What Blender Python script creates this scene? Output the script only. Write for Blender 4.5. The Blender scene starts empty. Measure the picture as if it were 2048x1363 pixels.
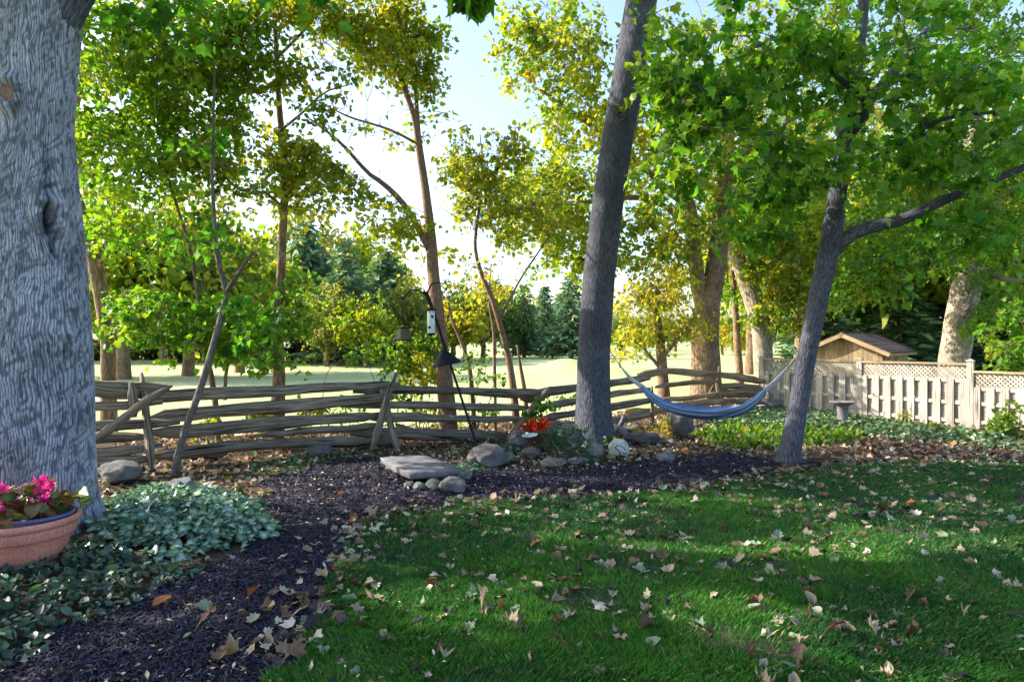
import bpy, math, random
import numpy as np
from mathutils import Vector, Matrix, noise as mnoise

# ------------------------------------------------------------------ camera, world, sun, exposure
H = 1.9            # eye height
F = 1334.0         # focal length in photo pixels (2048 wide)
CX, CY = 1024.0, 682.0
sc = bpy.context.scene
C = sc.collection
cam_d = bpy.data.cameras.new('camera')
cam_d.sensor_width = 36.0
cam_d.lens = 36.0 * F / 2048.0
cam_d.clip_start = 0.05
cam_d.clip_end = 3000
cam = bpy.data.objects.new('camera', cam_d)
cam.location = (0, 0, H)
cam.rotation_euler = (math.radians(90), 0, 0)
C.objects.link(cam)
sc.camera = cam

SUN_EL, SUN_AZ = 32.0, 11.0      # elevation; azimuth measured from -x towards +y
sd = Vector((-math.cos(math.radians(SUN_AZ)) * math.cos(math.radians(SUN_EL)),
             math.sin(math.radians(SUN_AZ)) * math.cos(math.radians(SUN_EL)),
             math.sin(math.radians(SUN_EL))))
world = bpy.data.worlds.new('World')
sc.world = world
world.use_nodes = True
wn = world.node_tree
wn.nodes.clear()
sky = wn.nodes.new('ShaderNodeTexSky')
sky.sky_type = 'NISHITA'
sky.sun_disc = False
sky.sun_elevation = math.radians(SUN_EL)
# sky rotation: 0 = +y, clockwise towards +x
sky.sun_rotation = math.atan2(sd.x, sd.y)
sky.air_density = 1.0
sky.dust_density = 2.5
sky.ozone_density = 1.2
bg = wn.nodes.new('ShaderNodeBackground')
bg.inputs['Strength'].default_value = 0.15
wo = wn.nodes.new('ShaderNodeOutputWorld')
wn.links.new(sky.outputs[0], bg.inputs[0])
wn.links.new(bg.outputs[0], wo.inputs[0])
sl = bpy.data.lights.new('sun', 'SUN')
sl.energy = 4.2
sl.angle = math.radians(0.53)
sl.color = (1.0, 0.90, 0.74)
so = bpy.data.objects.new('sun', sl)
so.rotation_euler = (-sd).to_track_quat('-Z', 'Y').to_euler()
so.location = (-20, 10, 20)
C.objects.link(so)
sc.view_settings.view_transform = 'Standard'
sc.view_settings.look = 'None'
sc.view_settings.gamma = 1.0
sc.view_settings.use_curve_mapping = False
sc.view_settings.exposure = 1.62
sc.render.engine = 'CYCLES'
sc.cycles.use_denoising = True
sc.cycles.max_bounces = 8
sc.cycles.diffuse_bounces = 4
sc.cycles.glossy_bounces = 2
sc.cycles.transmission_bounces = 6
sc.cycles.transparent_max_bounces = 6
sc.cycles.sample_clamp_indirect = 6.0

R = np.random.default_rng(7)
random.seed(7)

# ------------------------------------------------------------------ helpers
def P(px, py, d):
    """photo pixel + depth (metres along y) -> world point"""
    return np.array([(px - CX) / F * d, d, H - (py - CY) / F * d])

def G(px, py, z=0.0):
    """photo pixel on a level at height z -> world point"""
    return P(px, py, (H - z) * F / (py - CY))

def PL(lst):
    """list of (px,py,d) -> points"""
    return np.array([P(*p) for p in lst])

def nz(v):
    return v / np.maximum(np.linalg.norm(v, axis=-1, keepdims=True), 1e-9)

class MB:
    """collects vertices, tri/quad faces, uv and colour"""
    def __init__(s):
        s.V, s.U, s.K, s.F3, s.F4, s.n = [], [], [], [], [], 0
    def add(s, v, f3=None, f4=None, uv=None, col=None):
        v = np.asarray(v, dtype=np.float32).reshape(-1, 3)
        k = len(v)
        s.V.append(v)
        s.U.append(np.zeros((k, 2), np.float32) if uv is None else np.asarray(uv, np.float32))
        if col is None:
            c = np.ones((k, 3), np.float32) * 0.5
        else:
            c = np.asarray(col, np.float32)
            if c.ndim == 1: c = np.tile(c, (k, 1))
        s.K.append(c)
        if f3 is not None and len(f3): s.F3.append(np.asarray(f3, np.int64).reshape(-1, 3) + s.n)
        if f4 is not None and len(f4): s.F4.append(np.asarray(f4, np.int64).reshape(-1, 4) + s.n)
        s.n += k
    def mesh(s, name, smooth=False):
        me = bpy.data.meshes.new(name)
        V = np.concatenate(s.V); U = np.concatenate(s.U); K = np.concatenate(s.K)
        f3 = np.concatenate(s.F3) if s.F3 else np.zeros((0, 3), np.int64)
        f4 = np.concatenate(s.F4) if s.F4 else np.zeros((0, 4), np.int64)
        loops = np.concatenate([f3.ravel(), f4.ravel()]).astype(np.int32)
        tot = np.concatenate([np.full(len(f3), 3), np.full(len(f4), 4)]).astype(np.int32)
        start = np.concatenate([[0], np.cumsum(tot)[:-1]]).astype(np.int32)
        me.vertices.add(len(V)); me.vertices.foreach_set('co', V.ravel())
        me.loops.add(len(loops)); me.loops.foreach_set('vertex_index', loops)
        me.polygons.add(len(tot)); me.polygons.foreach_set('loop_start', start)
        me.polygons.foreach_set('loop_total', tot)
        if smooth:
            me.polygons.foreach_set('use_smooth', np.ones(len(tot), bool))
        uv = me.uv_layers.new(name='UVMap')
        uv.data.foreach_set('uv', U[loops].ravel())
        ca = me.color_attributes.new('Col', 'FLOAT_COLOR', 'POINT')
        ca.data.foreach_set('color', np.concatenate([K, np.ones((len(K), 1), np.float32)], 1).ravel())
        me.update(calc_edges=True)
        me.validate()
        return me
    def build(s, name, mat, parent=None, smooth=False, kind=None):
        return obj(name, s.mesh(name, smooth), mat, parent, kind)

def obj(name, me, mat=None, parent=None, kind=None):
    o = bpy.data.objects.new(name, me)
    C.objects.link(o)
    if mat is not None and not me.materials:
        me.materials.append(mat)
    if parent is not None:
        o.parent = parent
        o.matrix_parent_inverse = Matrix.Translation(-parent.location)
    if kind: o['kind'] = kind
    return o

def tag(o, label, cat, group=None):
    o['label'] = label; o['category'] = cat
    if group: o['group'] = group
    return o

def thing(name, label, cat, loc, group=None):
    o = bpy.data.objects.new(name, None)
    o.empty_display_size = 0.1
    o.location = Vector([float(x) for x in loc])
    C.objects.link(o)
    return tag(o, label, cat, group)

def catmull(P_, R_, n):
    P_ = np.asarray(P_, float); R_ = np.asarray(R_, float)
    m = len(P_)
    if m < 2: return P_, R_
    A = np.vstack([2 * P_[0] - P_[1], P_, 2 * P_[-1] - P_[-2]])
    L = np.concatenate([[0], np.cumsum(np.linalg.norm(np.diff(P_, axis=0), axis=1))])
    t = np.linspace(0, L[-1], n)
    i = np.clip(np.searchsorted(L, t, side='right') - 1, 0, m - 2)
    u = ((t - L[i]) / np.maximum(L[i + 1] - L[i], 1e-9))[:, None]
    p0, p1, p2, p3 = A[i], A[i + 1], A[i + 2], A[i + 3]
    Q = 0.5 * (2 * p1 + (p2 - p0) * u + (2 * p0 - 5 * p1 + 4 * p2 - p3) * u ** 2 + (3 * p1 - p0 - 3 * p2 + p3) * u ** 3)
    r = R_[i] * (1 - u[:, 0]) + R_[i + 1] * u[:, 0]
    return Q, r

def tube(mb, pts, rad, sides=8, n=None, lump=0.0, col=(.5, .5, .5), seed=0, cap=True, flat=1.0):
    pts = np.asarray(pts, float)
    L = np.sum(np.linalg.norm(np.diff(pts, axis=0), axis=1))
    if n is None: n = max(3, int(L / 0.18))
    Q, r = catmull(pts, rad, n)
    T = nz(np.gradient(Q, axis=0))
    ref = np.array([0.0, 1.0, 0.0])
    if abs(T[:, 1]).mean() > 0.8: ref = np.array([0.0, 0.0, 1.0])
    A = nz(ref - T * (T @ ref)[:, None])      # faces +y: seam away from the camera
    B = np.cross(T, A)
    a = np.linspace(0, 2 * np.pi, sides + 1)
    rg = np.random.default_rng(seed + 11)
    rr = r[:, None] * np.ones((1, sides + 1))
    if lump:
        ph = rg.uniform(0, 6.28, 6)
        z = np.linspace(0, L, n)[:, None]
        am = a[None, :]
        rr = rr * (1 + lump * (np.sin(2 * am + ph[0] + z * 1.7) * .5 + np.sin(3 * am + ph[1] - z * 3.1) * .4 + np.sin(z * 5.3 + ph[2] + am) * .35))
    V = Q[:, None, :] + rr[:, :, None] * (np.cos(a)[None, :, None] * A[:, None, :] * flat + np.sin(a)[None, :, None] * B[:, None, :])
    s = np.concatenate([[0], np.cumsum(np.linalg.norm(np.diff(Q, axis=0), axis=1))])
    uv = np.stack([np.broadcast_to(a[None] * max(r.mean(), 1e-3), (n, sides + 1)), np.broadcast_to(s[:, None], (n, sides + 1))], -1) + rg.uniform(0, 20, 2)
    i, j = np.meshgrid(np.arange(n - 1), np.arange(sides), indexing='ij')
    k = i * (sides + 1) + j
    f = np.stack([k, k + 1, k + sides + 2, k + sides + 1], -1).reshape(-1, 4)
    V = V.reshape(-1, 3); uv = uv.reshape(-1, 2)
    f3 = []
    if cap:
        c0, c1 = len(V), len(V) + 1
        V = np.vstack([V, Q[:1], Q[-1:]])
        uv = np.vstack([uv, uv[:1], uv[-1:]])
        e = (n - 1) * (sides + 1)
        for q in range(sides):
            f3.append((c0, q + 1, q)); f3.append((c1, e + q, e + q + 1))
    mb.add(V, f3=f3, f4=f, uv=uv, col=np.array(col))
    return Q, r

def box(mb, c, ax, ay, az, hx, hy, hz, col=(.5, .5, .5), grain=0, jit=0.0, rg=None):
    """box centred c with axes and half sizes; uv.y runs along the grain axis"""
    c = np.asarray(c, float)
    ax, ay, az = [np.asarray(q, float) for q in (ax, ay, az)]
    S = np.array([[x, y, z] for x in (-1, 1) for y in (-1, 1) for z in (-1, 1)], float)
    V = c + S[:, :1] * ax * hx + S[:, 1:2] * ay * hy + S[:, 2:] * az * hz
    if jit: V = V + (rg or R).normal(0, jit, V.shape)
    fs = [(0, 1, 3, 2), (4, 6, 7, 5), (0, 4, 5, 1), (2, 3, 7, 6), (0, 2, 6, 4), (1, 5, 7, 3)]
    h = (hx, hy, hz)
    VV, UU, FF = [], [], []
    off = (rg or R).uniform(0, 9, 2)
    others = [q for q in range(3) if q != grain]
    for q, f in enumerate(fs):
        for vi in f:
            VV.append(V[vi])
            UU.append((S[vi][others[0]] * h[others[0]] + S[vi][others[1]] * h[others[1]] * 1.3 + off[0], S[vi][grain] * h[grain] + off[1]))
        FF.append((4 * q, 4 * q + 1, 4 * q + 2, 4 * q + 3))
    mb.add(VV, f4=FF, uv=UU, col=np.array(col))

def lathe(mb, prof, c, sides=32, axis=None, col=(.5, .5, .5), uvs=1.0):
    """profile [(r,z)] around c"""
    prof = np.asarray(prof, float)
    a = np.linspace(0, 2 * np.pi, sides + 1) + np.pi / 2
    X = np.stack([prof[:, 0][:, None] * np.cos(a), prof[:, 0][:, None] * np.sin(a), np.broadcast_to(prof[:, 1][:, None], (len(prof), sides + 1))], -1)
    if axis is not None:
        q = Vector((0, 0, 1)).rotation_difference(Vector(axis)).to_matrix()
        X = X @ np.array(q).T
    V = (X + np.asarray(c, float)).reshape(-1, 3)
    n = len(prof)
    i, j = np.meshgrid(np.arange(n - 1), np.arange(sides), indexing='ij')
    k = i * (sides + 1) + j
    f = np.stack([k, k + 1, k + sides + 2, k + sides + 1], -1).reshape(-1, 4)
    uv = np.stack([np.broadcast_to(a * prof[:, 0].max(), (n, sides + 1)), np.broadcast_to(np.cumsum(np.concatenate([[0], np.linalg.norm(np.diff(prof, axis=0), axis=1)]))[:, None], (n, sides + 1))], -1).reshape(-1, 2)
    mb.add(V, f4=f, uv=uv, col=np.array(col))

# ------------------------------------------------------------------ leaf templates  (stem at origin, tip at +y, length 1)
def outline(half, centre=(0, .38)):
    half = np.array(half)
    mir = half[::-1].copy(); mir[:, 0] *= -1
    if abs(half[-1, 0]) < 1e-6: mir = mir[1:]
    if abs(half[0, 0]) < 1e-6: mir = mir[:-1]
    ring = np.vstack([half, mir])
    V = np.vstack([[centre], ring])
    n = len(ring)
    f = [(0, 1 + q, 1 + (q + 1) % n) for q in range(n)]
    edge = np.ones(len(V)); edge[0] = 0
    return V, np.array(f), edge
MAPLE = outline([(0, 0), (.10, .03), (.33, -.06), (.30, .10), (.60, .27), (.40, .36), (.42, .44), (.30, .46), (.36, .72), (.16, .66), (0, 1.0)])
MAPLE_MID = outline([(0, 0), (.34, -.04), (.56, .30), (.33, .42), (.33, .70), (.13, .64), (0, 1.0)])
OVAL = outline([(0, 0), (.24, .16), (.32, .42), (.22, .75), (0, 1.0)], (0, .45))
HEART = outline([(0, .06), (.22, 0), (.42, .22), (.38, .5), (.2, .8), (0, 1.0)], (0, .45))
SIMPLE = (np.array([(0, 0), (.42, .28), (.30, .66), (0, 1.0), (-.30, .66), (-.42, .28)]), np.array([(0, 1, 2), (0, 2, 3), (0, 3, 4), (0, 4, 5)]), np.array([0, 1, 1, 1, 1, 1.]))
RHOMB = (np.array([(0, 0), (.36, .5), (0, 1.0), (-.36, .5)]), np.array([(0, 1, 2), (0, 2, 3)]), np.array([0, 1, 1, 1.]))
NEEDLE = (np.array([(-.09, 0), (.09, 0), (.05, .8), (0, 1.0), (-.05, .8)]), np.array([(0, 1, 2), (0, 2, 4), (4, 2, 3)]), np.array([0, 0, 1, 1, 1.]))

def frames(n, up=0.8, spread=0.7, rg=R, tipdown=0.35):
    N = nz(rg.normal(0, spread, (n, 3)) + np.array([0, 0, up]))
    d = rg.normal(0, 1, (n, 3)); d[:, 2] -= tipdown
    Y = nz(d - N * np.sum(d * N, 1, keepdims=True))
    X = np.cross(Y, N)
    return X, Y, N

def leaves(mb, tpl, pos, X, Y, N, size, col, fold=0.25, droop=0.2, rg=R, centre_col=None):
    V2, f, edge = tpl
    n, k = len(pos), len(V2)
    if n == 0: return
    size = np.broadcast_to(size, (n,)).astype(float)
    fo = fold * (0.3 + 1.4 * rg.random(n)); dr = droop * rg.normal(1, .7, n)
    x = V2[None, :, 0] * size[:, None]; y = V2[None, :, 1] * size[:, None]
    z = np.abs(V2[None, :, 0]) * fo[:, None] * size[:, None] - (V2[None, :, 1] ** 2) * dr[:, None] * size[:, None]
    if k > 8: z = z + rg.normal(0, .035, (n, k)) * size[:, None]
    W = pos[:, None, :] + x[..., None] * X[:, None, :] + y[..., None] * Y[:, None, :] + z[..., None] * N[:, None, :]
    F_ = (np.arange(n)[:, None, None] * k + f[None]).reshape(-1, 3)
    col = np.broadcast_to(np.asarray(col, float), (n, 3))
    K = np.repeat(col[:, None, :], k, 1).copy()
    if centre_col is not None:
        K = K * edge[None, :, None] + np.asarray(centre_col)[None, None, :] * (1 - edge[None, :, None])
    uv = np.stack([np.broadcast_to(V2[None, :, 0], (n, k)), np.broadcast_to(V2[None, :, 1], (n, k))], -1)
    mb.add(W.reshape(-1, 3), f3=F_, uv=uv.reshape(-1, 2), col=K.reshape(-1, 3))

def pick(pal, n, rg=R, var=.18):
    cols = np.array([p[0] for p in pal], float); w = np.array([p[1] for p in pal], float)
    i = rg.choice(len(pal), n, p=w / w.sum())
    return cols[i] * rg.normal(1, var, (n, 1)).clip(.5, 1.6)

# ------------------------------------------------------------------ materials
def mat(name):
    m = bpy.data.materials.new(name); m.use_nodes = True
    nt = m.node_tree; nt.nodes.clear()
    return m, nt, nt.nodes.new('ShaderNodeOutputMaterial')
def N_(nt, t, **kw):
    n = nt.nodes.new(t)
    for k, v in kw.items():
        if k.startswith('i_'): n.inputs[k[2:].replace('_', ' ')].default_value = v
        else: setattr(n, k, v)
    return n
def L_(nt, a, b): nt.links.new(a, b)
def ramp(nt, src, stops):
    r = nt.nodes.new('ShaderNodeValToRGB')
    e = r.color_ramp.elements
    while len(e) < len(stops): e.new(0.5)
    for q, (p, c) in zip(e, stops):
        q.position = p; q.color = (*c, 1) if len(c) == 3 else c
    L_(nt, src, r.inputs[0]); return r.outputs[0]
def mixc(nt, fac, a, b, mode='MIX'):
    n = nt.nodes.new('ShaderNodeMix'); n.data_type = 'RGBA'; n.blend_type = mode
    for s, v in ((n.inputs['Factor'], fac), (n.inputs['A'], a), (n.inputs['B'], b)):
        if hasattr(v, 'is_linked'): L_(nt, v, s)
        elif isinstance(v, (int, float)): s.default_value = v
        else: s.default_value = (*v, 1)
    return n.outputs['Result']
def noise_(nt, vec, scale, detail=4, rough=.55, dist=0.0):
    n = N_(nt, 'ShaderNodeTexNoise'); n.inputs['Scale'].default_value = scale
    n.inputs['Detail'].default_value = detail; n.inputs['Roughness'].default_value = rough
    n.inputs['Distortion'].default_value = dist
    if vec is not None: L_(nt, vec, n.inputs['Vector'])
    return n.outputs['Fac']
def mapping(nt, vec, scale):
    n = N_(nt, 'ShaderNodeMapping'); n.inputs['Scale'].default_value = scale
    L_(nt, vec, n.inputs['Vector']); return n.outputs[0]
def bump(nt, h, strength, dist):
    n = N_(nt, 'ShaderNodeBump'); n.inputs['Strength'].default_value = strength
    n.inputs['Distance'].default_value = dist; L_(nt, h, n.inputs['Height']); return n.outputs[0]

def leaf_mat(name, trans=.45, tint=(1.4, 1.35, .45), rough=.45, spec=.35):
    m, nt, out = mat(name)
    at = N_(nt, 'ShaderNodeAttribute', attribute_name='Col')
    tc = N_(nt, 'ShaderNodeTexCoord')
    nn = noise_(nt, tc.outputs['Object'], 23.0, 2)
    c = mixc(nt, 1.0, at.outputs['Color'], ramp(nt, nn, [(.3, (.75, .75, .75)), (.7, (1.25, 1.25, 1.25))]), 'MULTIPLY')
    p = N_(nt, 'ShaderNodeBsdfPrincipled'); p.inputs['Roughness'].default_value = rough
    p.inputs['Specular IOR Level'].default_value = spec
    L_(nt, c, p.inputs['Base Color'])
    t = N_(nt, 'ShaderNodeBsdfTranslucent')
    L_(nt, mixc(nt, 1.0, c, tint, 'MULTIPLY'), t.inputs['Color'])
    mx = N_(nt, 'ShaderNodeMixShader'); mx.inputs[0].default_value = trans
    L_(nt, p.outputs[0], mx.inputs[1]); L_(nt, t.outputs[0], mx.inputs[2]); L_(nt, mx.outputs[0], out.inputs[0])
    return m

def bark_mat(name, dark, light, su=9.0, sv=1.6, bstr=.8, bdist=.03, green=0.0, usecol=False):
    m, nt, out = mat(name)
    uv = N_(nt, 'ShaderNodeUVMap'); uv.uv_map = 'UVMap'
    tc = N_(nt, 'ShaderNodeTexCoord')
    mp = mapping(nt, uv.outputs[0], (su, sv, 1))
    wob = noise_(nt, mapping(nt, uv.outputs[0], (2.2, 1.6, 1)), 1.0, 3)
    ad = N_(nt, 'ShaderNodeVectorMath', operation='ADD')
    cv = N_(nt, 'ShaderNodeCombineXYZ')
    mu = N_(nt, 'ShaderNodeMath', operation='MULTIPLY'); mu.inputs[1].default_value = 2.4
    L_(nt, wob, mu.inputs[0]); L_(nt, mu.outputs[0], cv.inputs[0])
    L_(nt, mp, ad.inputs[0]); L_(nt, cv.outputs[0], ad.inputs[1])
    vo = N_(nt, 'ShaderNodeTexVoronoi', feature='DISTANCE_TO_EDGE'); vo.inputs['Scale'].default_value = 1.6
    vo.inputs['Randomness'].default_value = .9
    L_(nt, ad.outputs[0], vo.inputs['Vector'])
    fine = noise_(nt, mapping(nt, uv.outputs[0], (60, 14, 1)), 1.0, 4, .65)
    h = N_(nt, 'ShaderNodeMath', operation='MULTIPLY_ADD'); h.inputs[1].default_value = 1.6
    L_(nt, vo.outputs['Distance'], h.inputs[0]); 
    fm = N_(nt, 'ShaderNodeMath', operation='MULTIPLY'); fm.inputs[1].default_value = .35
    L_(nt, fine, fm.inputs[0]); L_(nt, fm.outputs[0], h.inputs[2])
    c = ramp(nt, h.outputs[0], [(.10, dark), (.32, tuple(.5 * (a + b) for a, b in zip(dark, light))), (.62, light)])
    big = noise_(nt, tc.outputs['Object'], 2.3, 4)
    c = mixc(nt, 1.0, c, ramp(nt, big, [(.3, (.72, .70, .70)), (.7, (1.2, 1.2, 1.2))]), 'MULTIPLY')
    if green:
        g = noise_(nt, tc.outputs['Object'], 4.0, 5)
        c = mixc(nt, ramp(nt, g, [(.5, (0, 0, 0)), (.75, (green,) * 3)]), c, (.10, .12, .05))
    if usecol:
        at = N_(nt, 'ShaderNodeAttribute', attribute_name='Col')
        c = mixc(nt, 1.0, c, at.outputs['Color'], 'MULTIPLY')
    p = N_(nt, 'ShaderNodeBsdfPrincipled'); p.inputs['Roughness'].default_value = .88
    p.inputs['Specular IOR Level'].default_value = .2
    L_(nt, c, p.inputs['Base Color']); L_(nt, bump(nt, h.outputs[0], bstr, bdist), p.inputs['Normal'])
    L_(nt, p.outputs[0], out.inputs[0])
    return m

def wood_mat(name, dark, light, su=30.0, sv=1.2, bstr=.6, moss=0.0, rough=.85):
    m, nt, out = mat(name)
    uv = N_(nt, 'ShaderNodeUVMap'); uv.uv_map = 'UVMap'
    tc = N_(nt, 'ShaderNodeTexCoord')
    oi = N_(nt, 'ShaderNodeObjectInfo')
    g = noise_(nt, mapping(nt, uv.outputs[0], (su, sv, 1)), 1.0, 6, .65, .6)
    crack = noise_(nt, mapping(nt, uv.outputs[0], (su * 1.8, sv * .7, 1)), 1.0, 2, .5, .3)
    c = ramp(nt, g, [(.30, dark), (.68, light)])
    c = mixc(nt, ramp(nt, crack, [(.36, (1, 1, 1)), (.42, (0, 0, 0))]), c, tuple(.35 * q for q in dark))
    big = noise_(nt, tc.outputs['Object'], 1.7, 4)
    c = mixc(nt, 1.0, c, ramp(nt, big, [(.3, (.75, .75, .76)), (.7, (1.2, 1.18, 1.15))]), 'MULTIPLY')
    c = mixc(nt, 1.0, c, ramp(nt, oi.outputs['Random'], [(0, (.78, .78, .80)), (1, (1.18, 1.15, 1.10))]), 'MULTIPLY')
    if moss:
        g2 = noise_(nt, tc.outputs['Object'], 5.0, 5)
        c = mixc(nt, ramp(nt, g2, [(.52, (0, 0, 0)), (.72, (moss,) * 3)]), c, (.07, .10, .03))
    p = N_(nt, 'ShaderNodeBsdfPrincipled'); p.inputs['Roughness'].default_value = rough
    p.inputs['Specular IOR Level'].default_value = .2
    L_(nt, c, p.inputs['Base Color'])
    ad = N_(nt, 'ShaderNodeMath', operation='ADD'); L_(nt, g, ad.inputs[0]); L_(nt, crack, ad.inputs[1])
    L_(nt, bump(nt, ad.outputs[0], bstr, .02), p.inputs['Normal'])
    L_(nt, p.outputs[0], out.inputs[0])
    return m

def rough_mat(name, c0, c1, scale=6.0, bstr=.5, bdist=.02, rough=.85, spec=.25, metal=0.0, speck=None, fine=60.0):
    m, nt, out = mat(name)
    tc = N_(nt, 'ShaderNodeTexCoord')
    n1 = noise_(nt, tc.outputs['Object'], scale, 6, .62)
    n2 = noise_(nt, tc.outputs['Object'], fine, 4, .7)
    c = ramp(nt, n1, [(.32, c0), (.68, c1)])
    c = mixc(nt, 1.0, c, ramp(nt, n2, [(.35, (.72, .72, .72)), (.65, (1.25, 1.25, 1.25))]), 'MULTIPLY')
    if speck:
        c = mixc(nt, ramp(nt, n2, [(.62, (0, 0, 0)), (.68, (.8, .8, .8))]), c, speck)
    p = N_(nt, 'ShaderNodeBsdfPrincipled'); p.inputs['Roughness'].default_value = rough
    p.inputs['Specular IOR Level'].default_value = spec; p.inputs['Metallic'].default_value = metal
    L_(nt, c, p.inputs['Base Color'])
    ad = N_(nt, 'ShaderNodeMath', operation='ADD'); L_(nt, n1, ad.inputs[0]); L_(nt, n2, ad.inputs[1])
    L_(nt, bump(nt, ad.outputs[0], bstr, bdist), p.inputs['Normal'])
    L_(nt, p.outputs[0], out.inputs[0])
    return m

def col_mat(name, rough=.7, spec=.3, bstr=.3, fine=80.0, bdist=.01):
    """colour from the mesh's own attribute with slight mottling"""
    m, nt, out = mat(name)
    at = N_(nt, 'ShaderNodeAttribute', attribute_name='Col')
    tc = N_(nt, 'ShaderNodeTexCoord')
    n2 = noise_(nt, tc.outputs['Object'], fine, 4, .6)
    c = mixc(nt, 1.0, at.outputs['Color'], ramp(nt, n2, [(.3, (.8, .8, .8)), (.7, (1.2, 1.2, 1.2))]), 'MULTIPLY')
    p = N_(nt, 'ShaderNodeBsdfPrincipled'); p.inputs['Roughness'].default_value = rough
    p.inputs['Specular IOR Level'].default_value = spec
    L_(nt, c, p.inputs['Base Color']); L_(nt, bump(nt, n2, bstr, bdist), p.inputs['Normal'])
    L_(nt, p.outputs[0], out.inputs[0])
    return m

M = {}
M['leaf'] = leaf_mat('leaf', .58)
M['leaf_ground'] = leaf_mat('ground_leaf', .18, (1.1, 1.1, .6), .38, .5)
M['leaf_dry'] = leaf_mat('dry_leaf', .15, (1.3, 1.0, .5), .6, .25)
M['grass'] = leaf_mat('grass', .35, (1.3, 1.3, .45), .5, .25)
M['petal'] = leaf_mat('petal', .3, (1.1, .9, 1.0), .5, .3)
M['needle'] = leaf_mat('needle', .25, (1.2, 1.2, .6), .6, .2)
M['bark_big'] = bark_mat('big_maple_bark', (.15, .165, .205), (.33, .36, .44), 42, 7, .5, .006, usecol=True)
M['bark_grey'] = bark_mat('grey_bark', (.022, .024, .036), (.118, .128, .17), 34, 4.0, 1.0, .012)
M['bark_brown'] = bark_mat('brown_bark', (.09, .06, .04), (.30, .21, .14), 12, 2.5, .8, .02, green=.4)
M['bark_sapling'] = bark_mat('sapling_bark', (.060, .052, .050), (.20, .18, .175), 30, 5, .8, .01)
M['bark_young'] = bark_mat('young_bark', (.12, .075, .05), (.26, .17, .12), 22, 6, .4, .008)
M['bark_pale'] = bark_mat('pale_bark', (.16, .13, .10), (.42, .37, .30), 10, 2.2, .7, .02)
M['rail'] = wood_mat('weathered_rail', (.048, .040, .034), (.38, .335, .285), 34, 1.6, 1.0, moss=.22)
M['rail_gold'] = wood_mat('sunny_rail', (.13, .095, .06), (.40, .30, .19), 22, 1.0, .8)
M['board'] = wood_mat('pale_board', (.28, .26, .235), (.50, .475, .435), 40, 1.6, .4)
M['shedwood'] = wood_mat('shed_board', (.24, .185, .11), (.42, .33, .21), 36, 1.4, .4)
M['shingle'] = rough_mat('shingle', (.035, .030, .040), (.10, .085, .10), 9, .6, .02)
M['granite'] = rough_mat('granite', (.075, .075, .085), (.23, .225, .23), 5, .8, .04, speck=(.42, .41, .40))
M['slab'] = rough_mat('slab_stone', (.10, .10, .12), (.21, .21, .235), 7, .6, .02, speck=(.38, .38, .40))
M['mossrock'] = rough_mat('mossy_rock', (.07, .09, .075), (.25, .27, .25), 7, .8, .03, speck=(.40, .44, .42))
M['darkrock'] = rough_mat('dark_rock', (.06, .055, .06), (.18, .165, .16), 6, .8, .04)
M['palerock'] = rough_mat('pale_rock', (.32, .36, .36), (.52, .57, .56), 6, .4, .02)
M['terracotta'] = rough_mat('terracotta', (.48, .185, .14), (.60, .255, .20), 4, .15, .004, .55, .35)
M['bluepot'] = rough_mat('blue_plastic', (.075, .10, .24), (.10, .13, .30), 5, .1, .003, .45, .4)
M['brownpot'] = rough_mat('brown_glaze', (.045, .018, .020), (.09, .035, .033), 6, .1, .004, .3, .5)
M['iron'] = rough_mat('black_iron', (.004, .005, .010), (.010, .012, .022), 8, .2, .004, .6, .2)
M['glass'] = rough_mat('milky_tube', (.38, .46, .47), (.58, .66, .66), 14, .1, .003, .25, .5)
M['dish'] = rough_mat('blue_dish', (.20, .36, .42), (.36, .52, .55), 8, .1, .003, .25, .5)
M['mesh'] = rough_mat('amber_mesh', (.05, .045, .02), (.12, .10, .05), 30, .4, .01, .5, .4)
M['statue'] = rough_mat('statue', (.06, .055, .075), (.17, .15, .19), 10, .3, .01, .5, .4)
M['concrete'] = rough_mat('concrete', (.10, .095, .11), (.19, .18, .195), 8, .4, .01)
M['soil'] = rough_mat('soil', (.015, .011, .009), (.045, .034, .026), 14, .8, .03)
M['cut'] = rough_mat('cut_wood', (.10, .065, .05), (.26, .18, .15), 16, .5, .01)
M['cloth'] = col_mat('hammock_cloth', .8, .15, .25, 120)
M['chip'] = col_mat('mulch_chip', .7, .25, .5, 90)
M['col'] = col_mat('painted', .6, .3, .2)

# ------------------------------------------------------------------ numpy noise
def vnoise(x, y, seed=0):
    x = np.asarray(x, float) + seed * 17.13; y = np.asarray(y, float) - seed * 9.71
    xi, yi = np.floor(x).astype(np.int64), np.floor(y).astype(np.int64)
    fx, fy = x - xi, y - yi
    fx = fx * fx * (3 - 2 * fx); fy = fy * fy * (3 - 2 * fy)
    def h(a, b):
        n = (a * 374761393 + b * 668265263 + seed * 1442695) & 0x7fffffff
        n = ((n ^ (n >> 13)) * 1274126177) & 0x7fffffff
        return ((n ^ (n >> 16)) & 0xffff) / 65535.0
    return (h(xi, yi) * (1 - fx) + h(xi + 1, yi) * fx) * (1 - fy) + (h(xi, yi + 1) * (1 - fx) + h(xi + 1, yi + 1) * fx) * fy
def fbm(x, y, seed=0, o=3):
    s, a, t = 0, .5, 0
    for q in range(o):
        s = s + a * vnoise(np.asarray(x) * 2 ** q, np.asarray(y) * 2 ** q, seed + q); t += a; a *= .5
    return s / t

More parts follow.
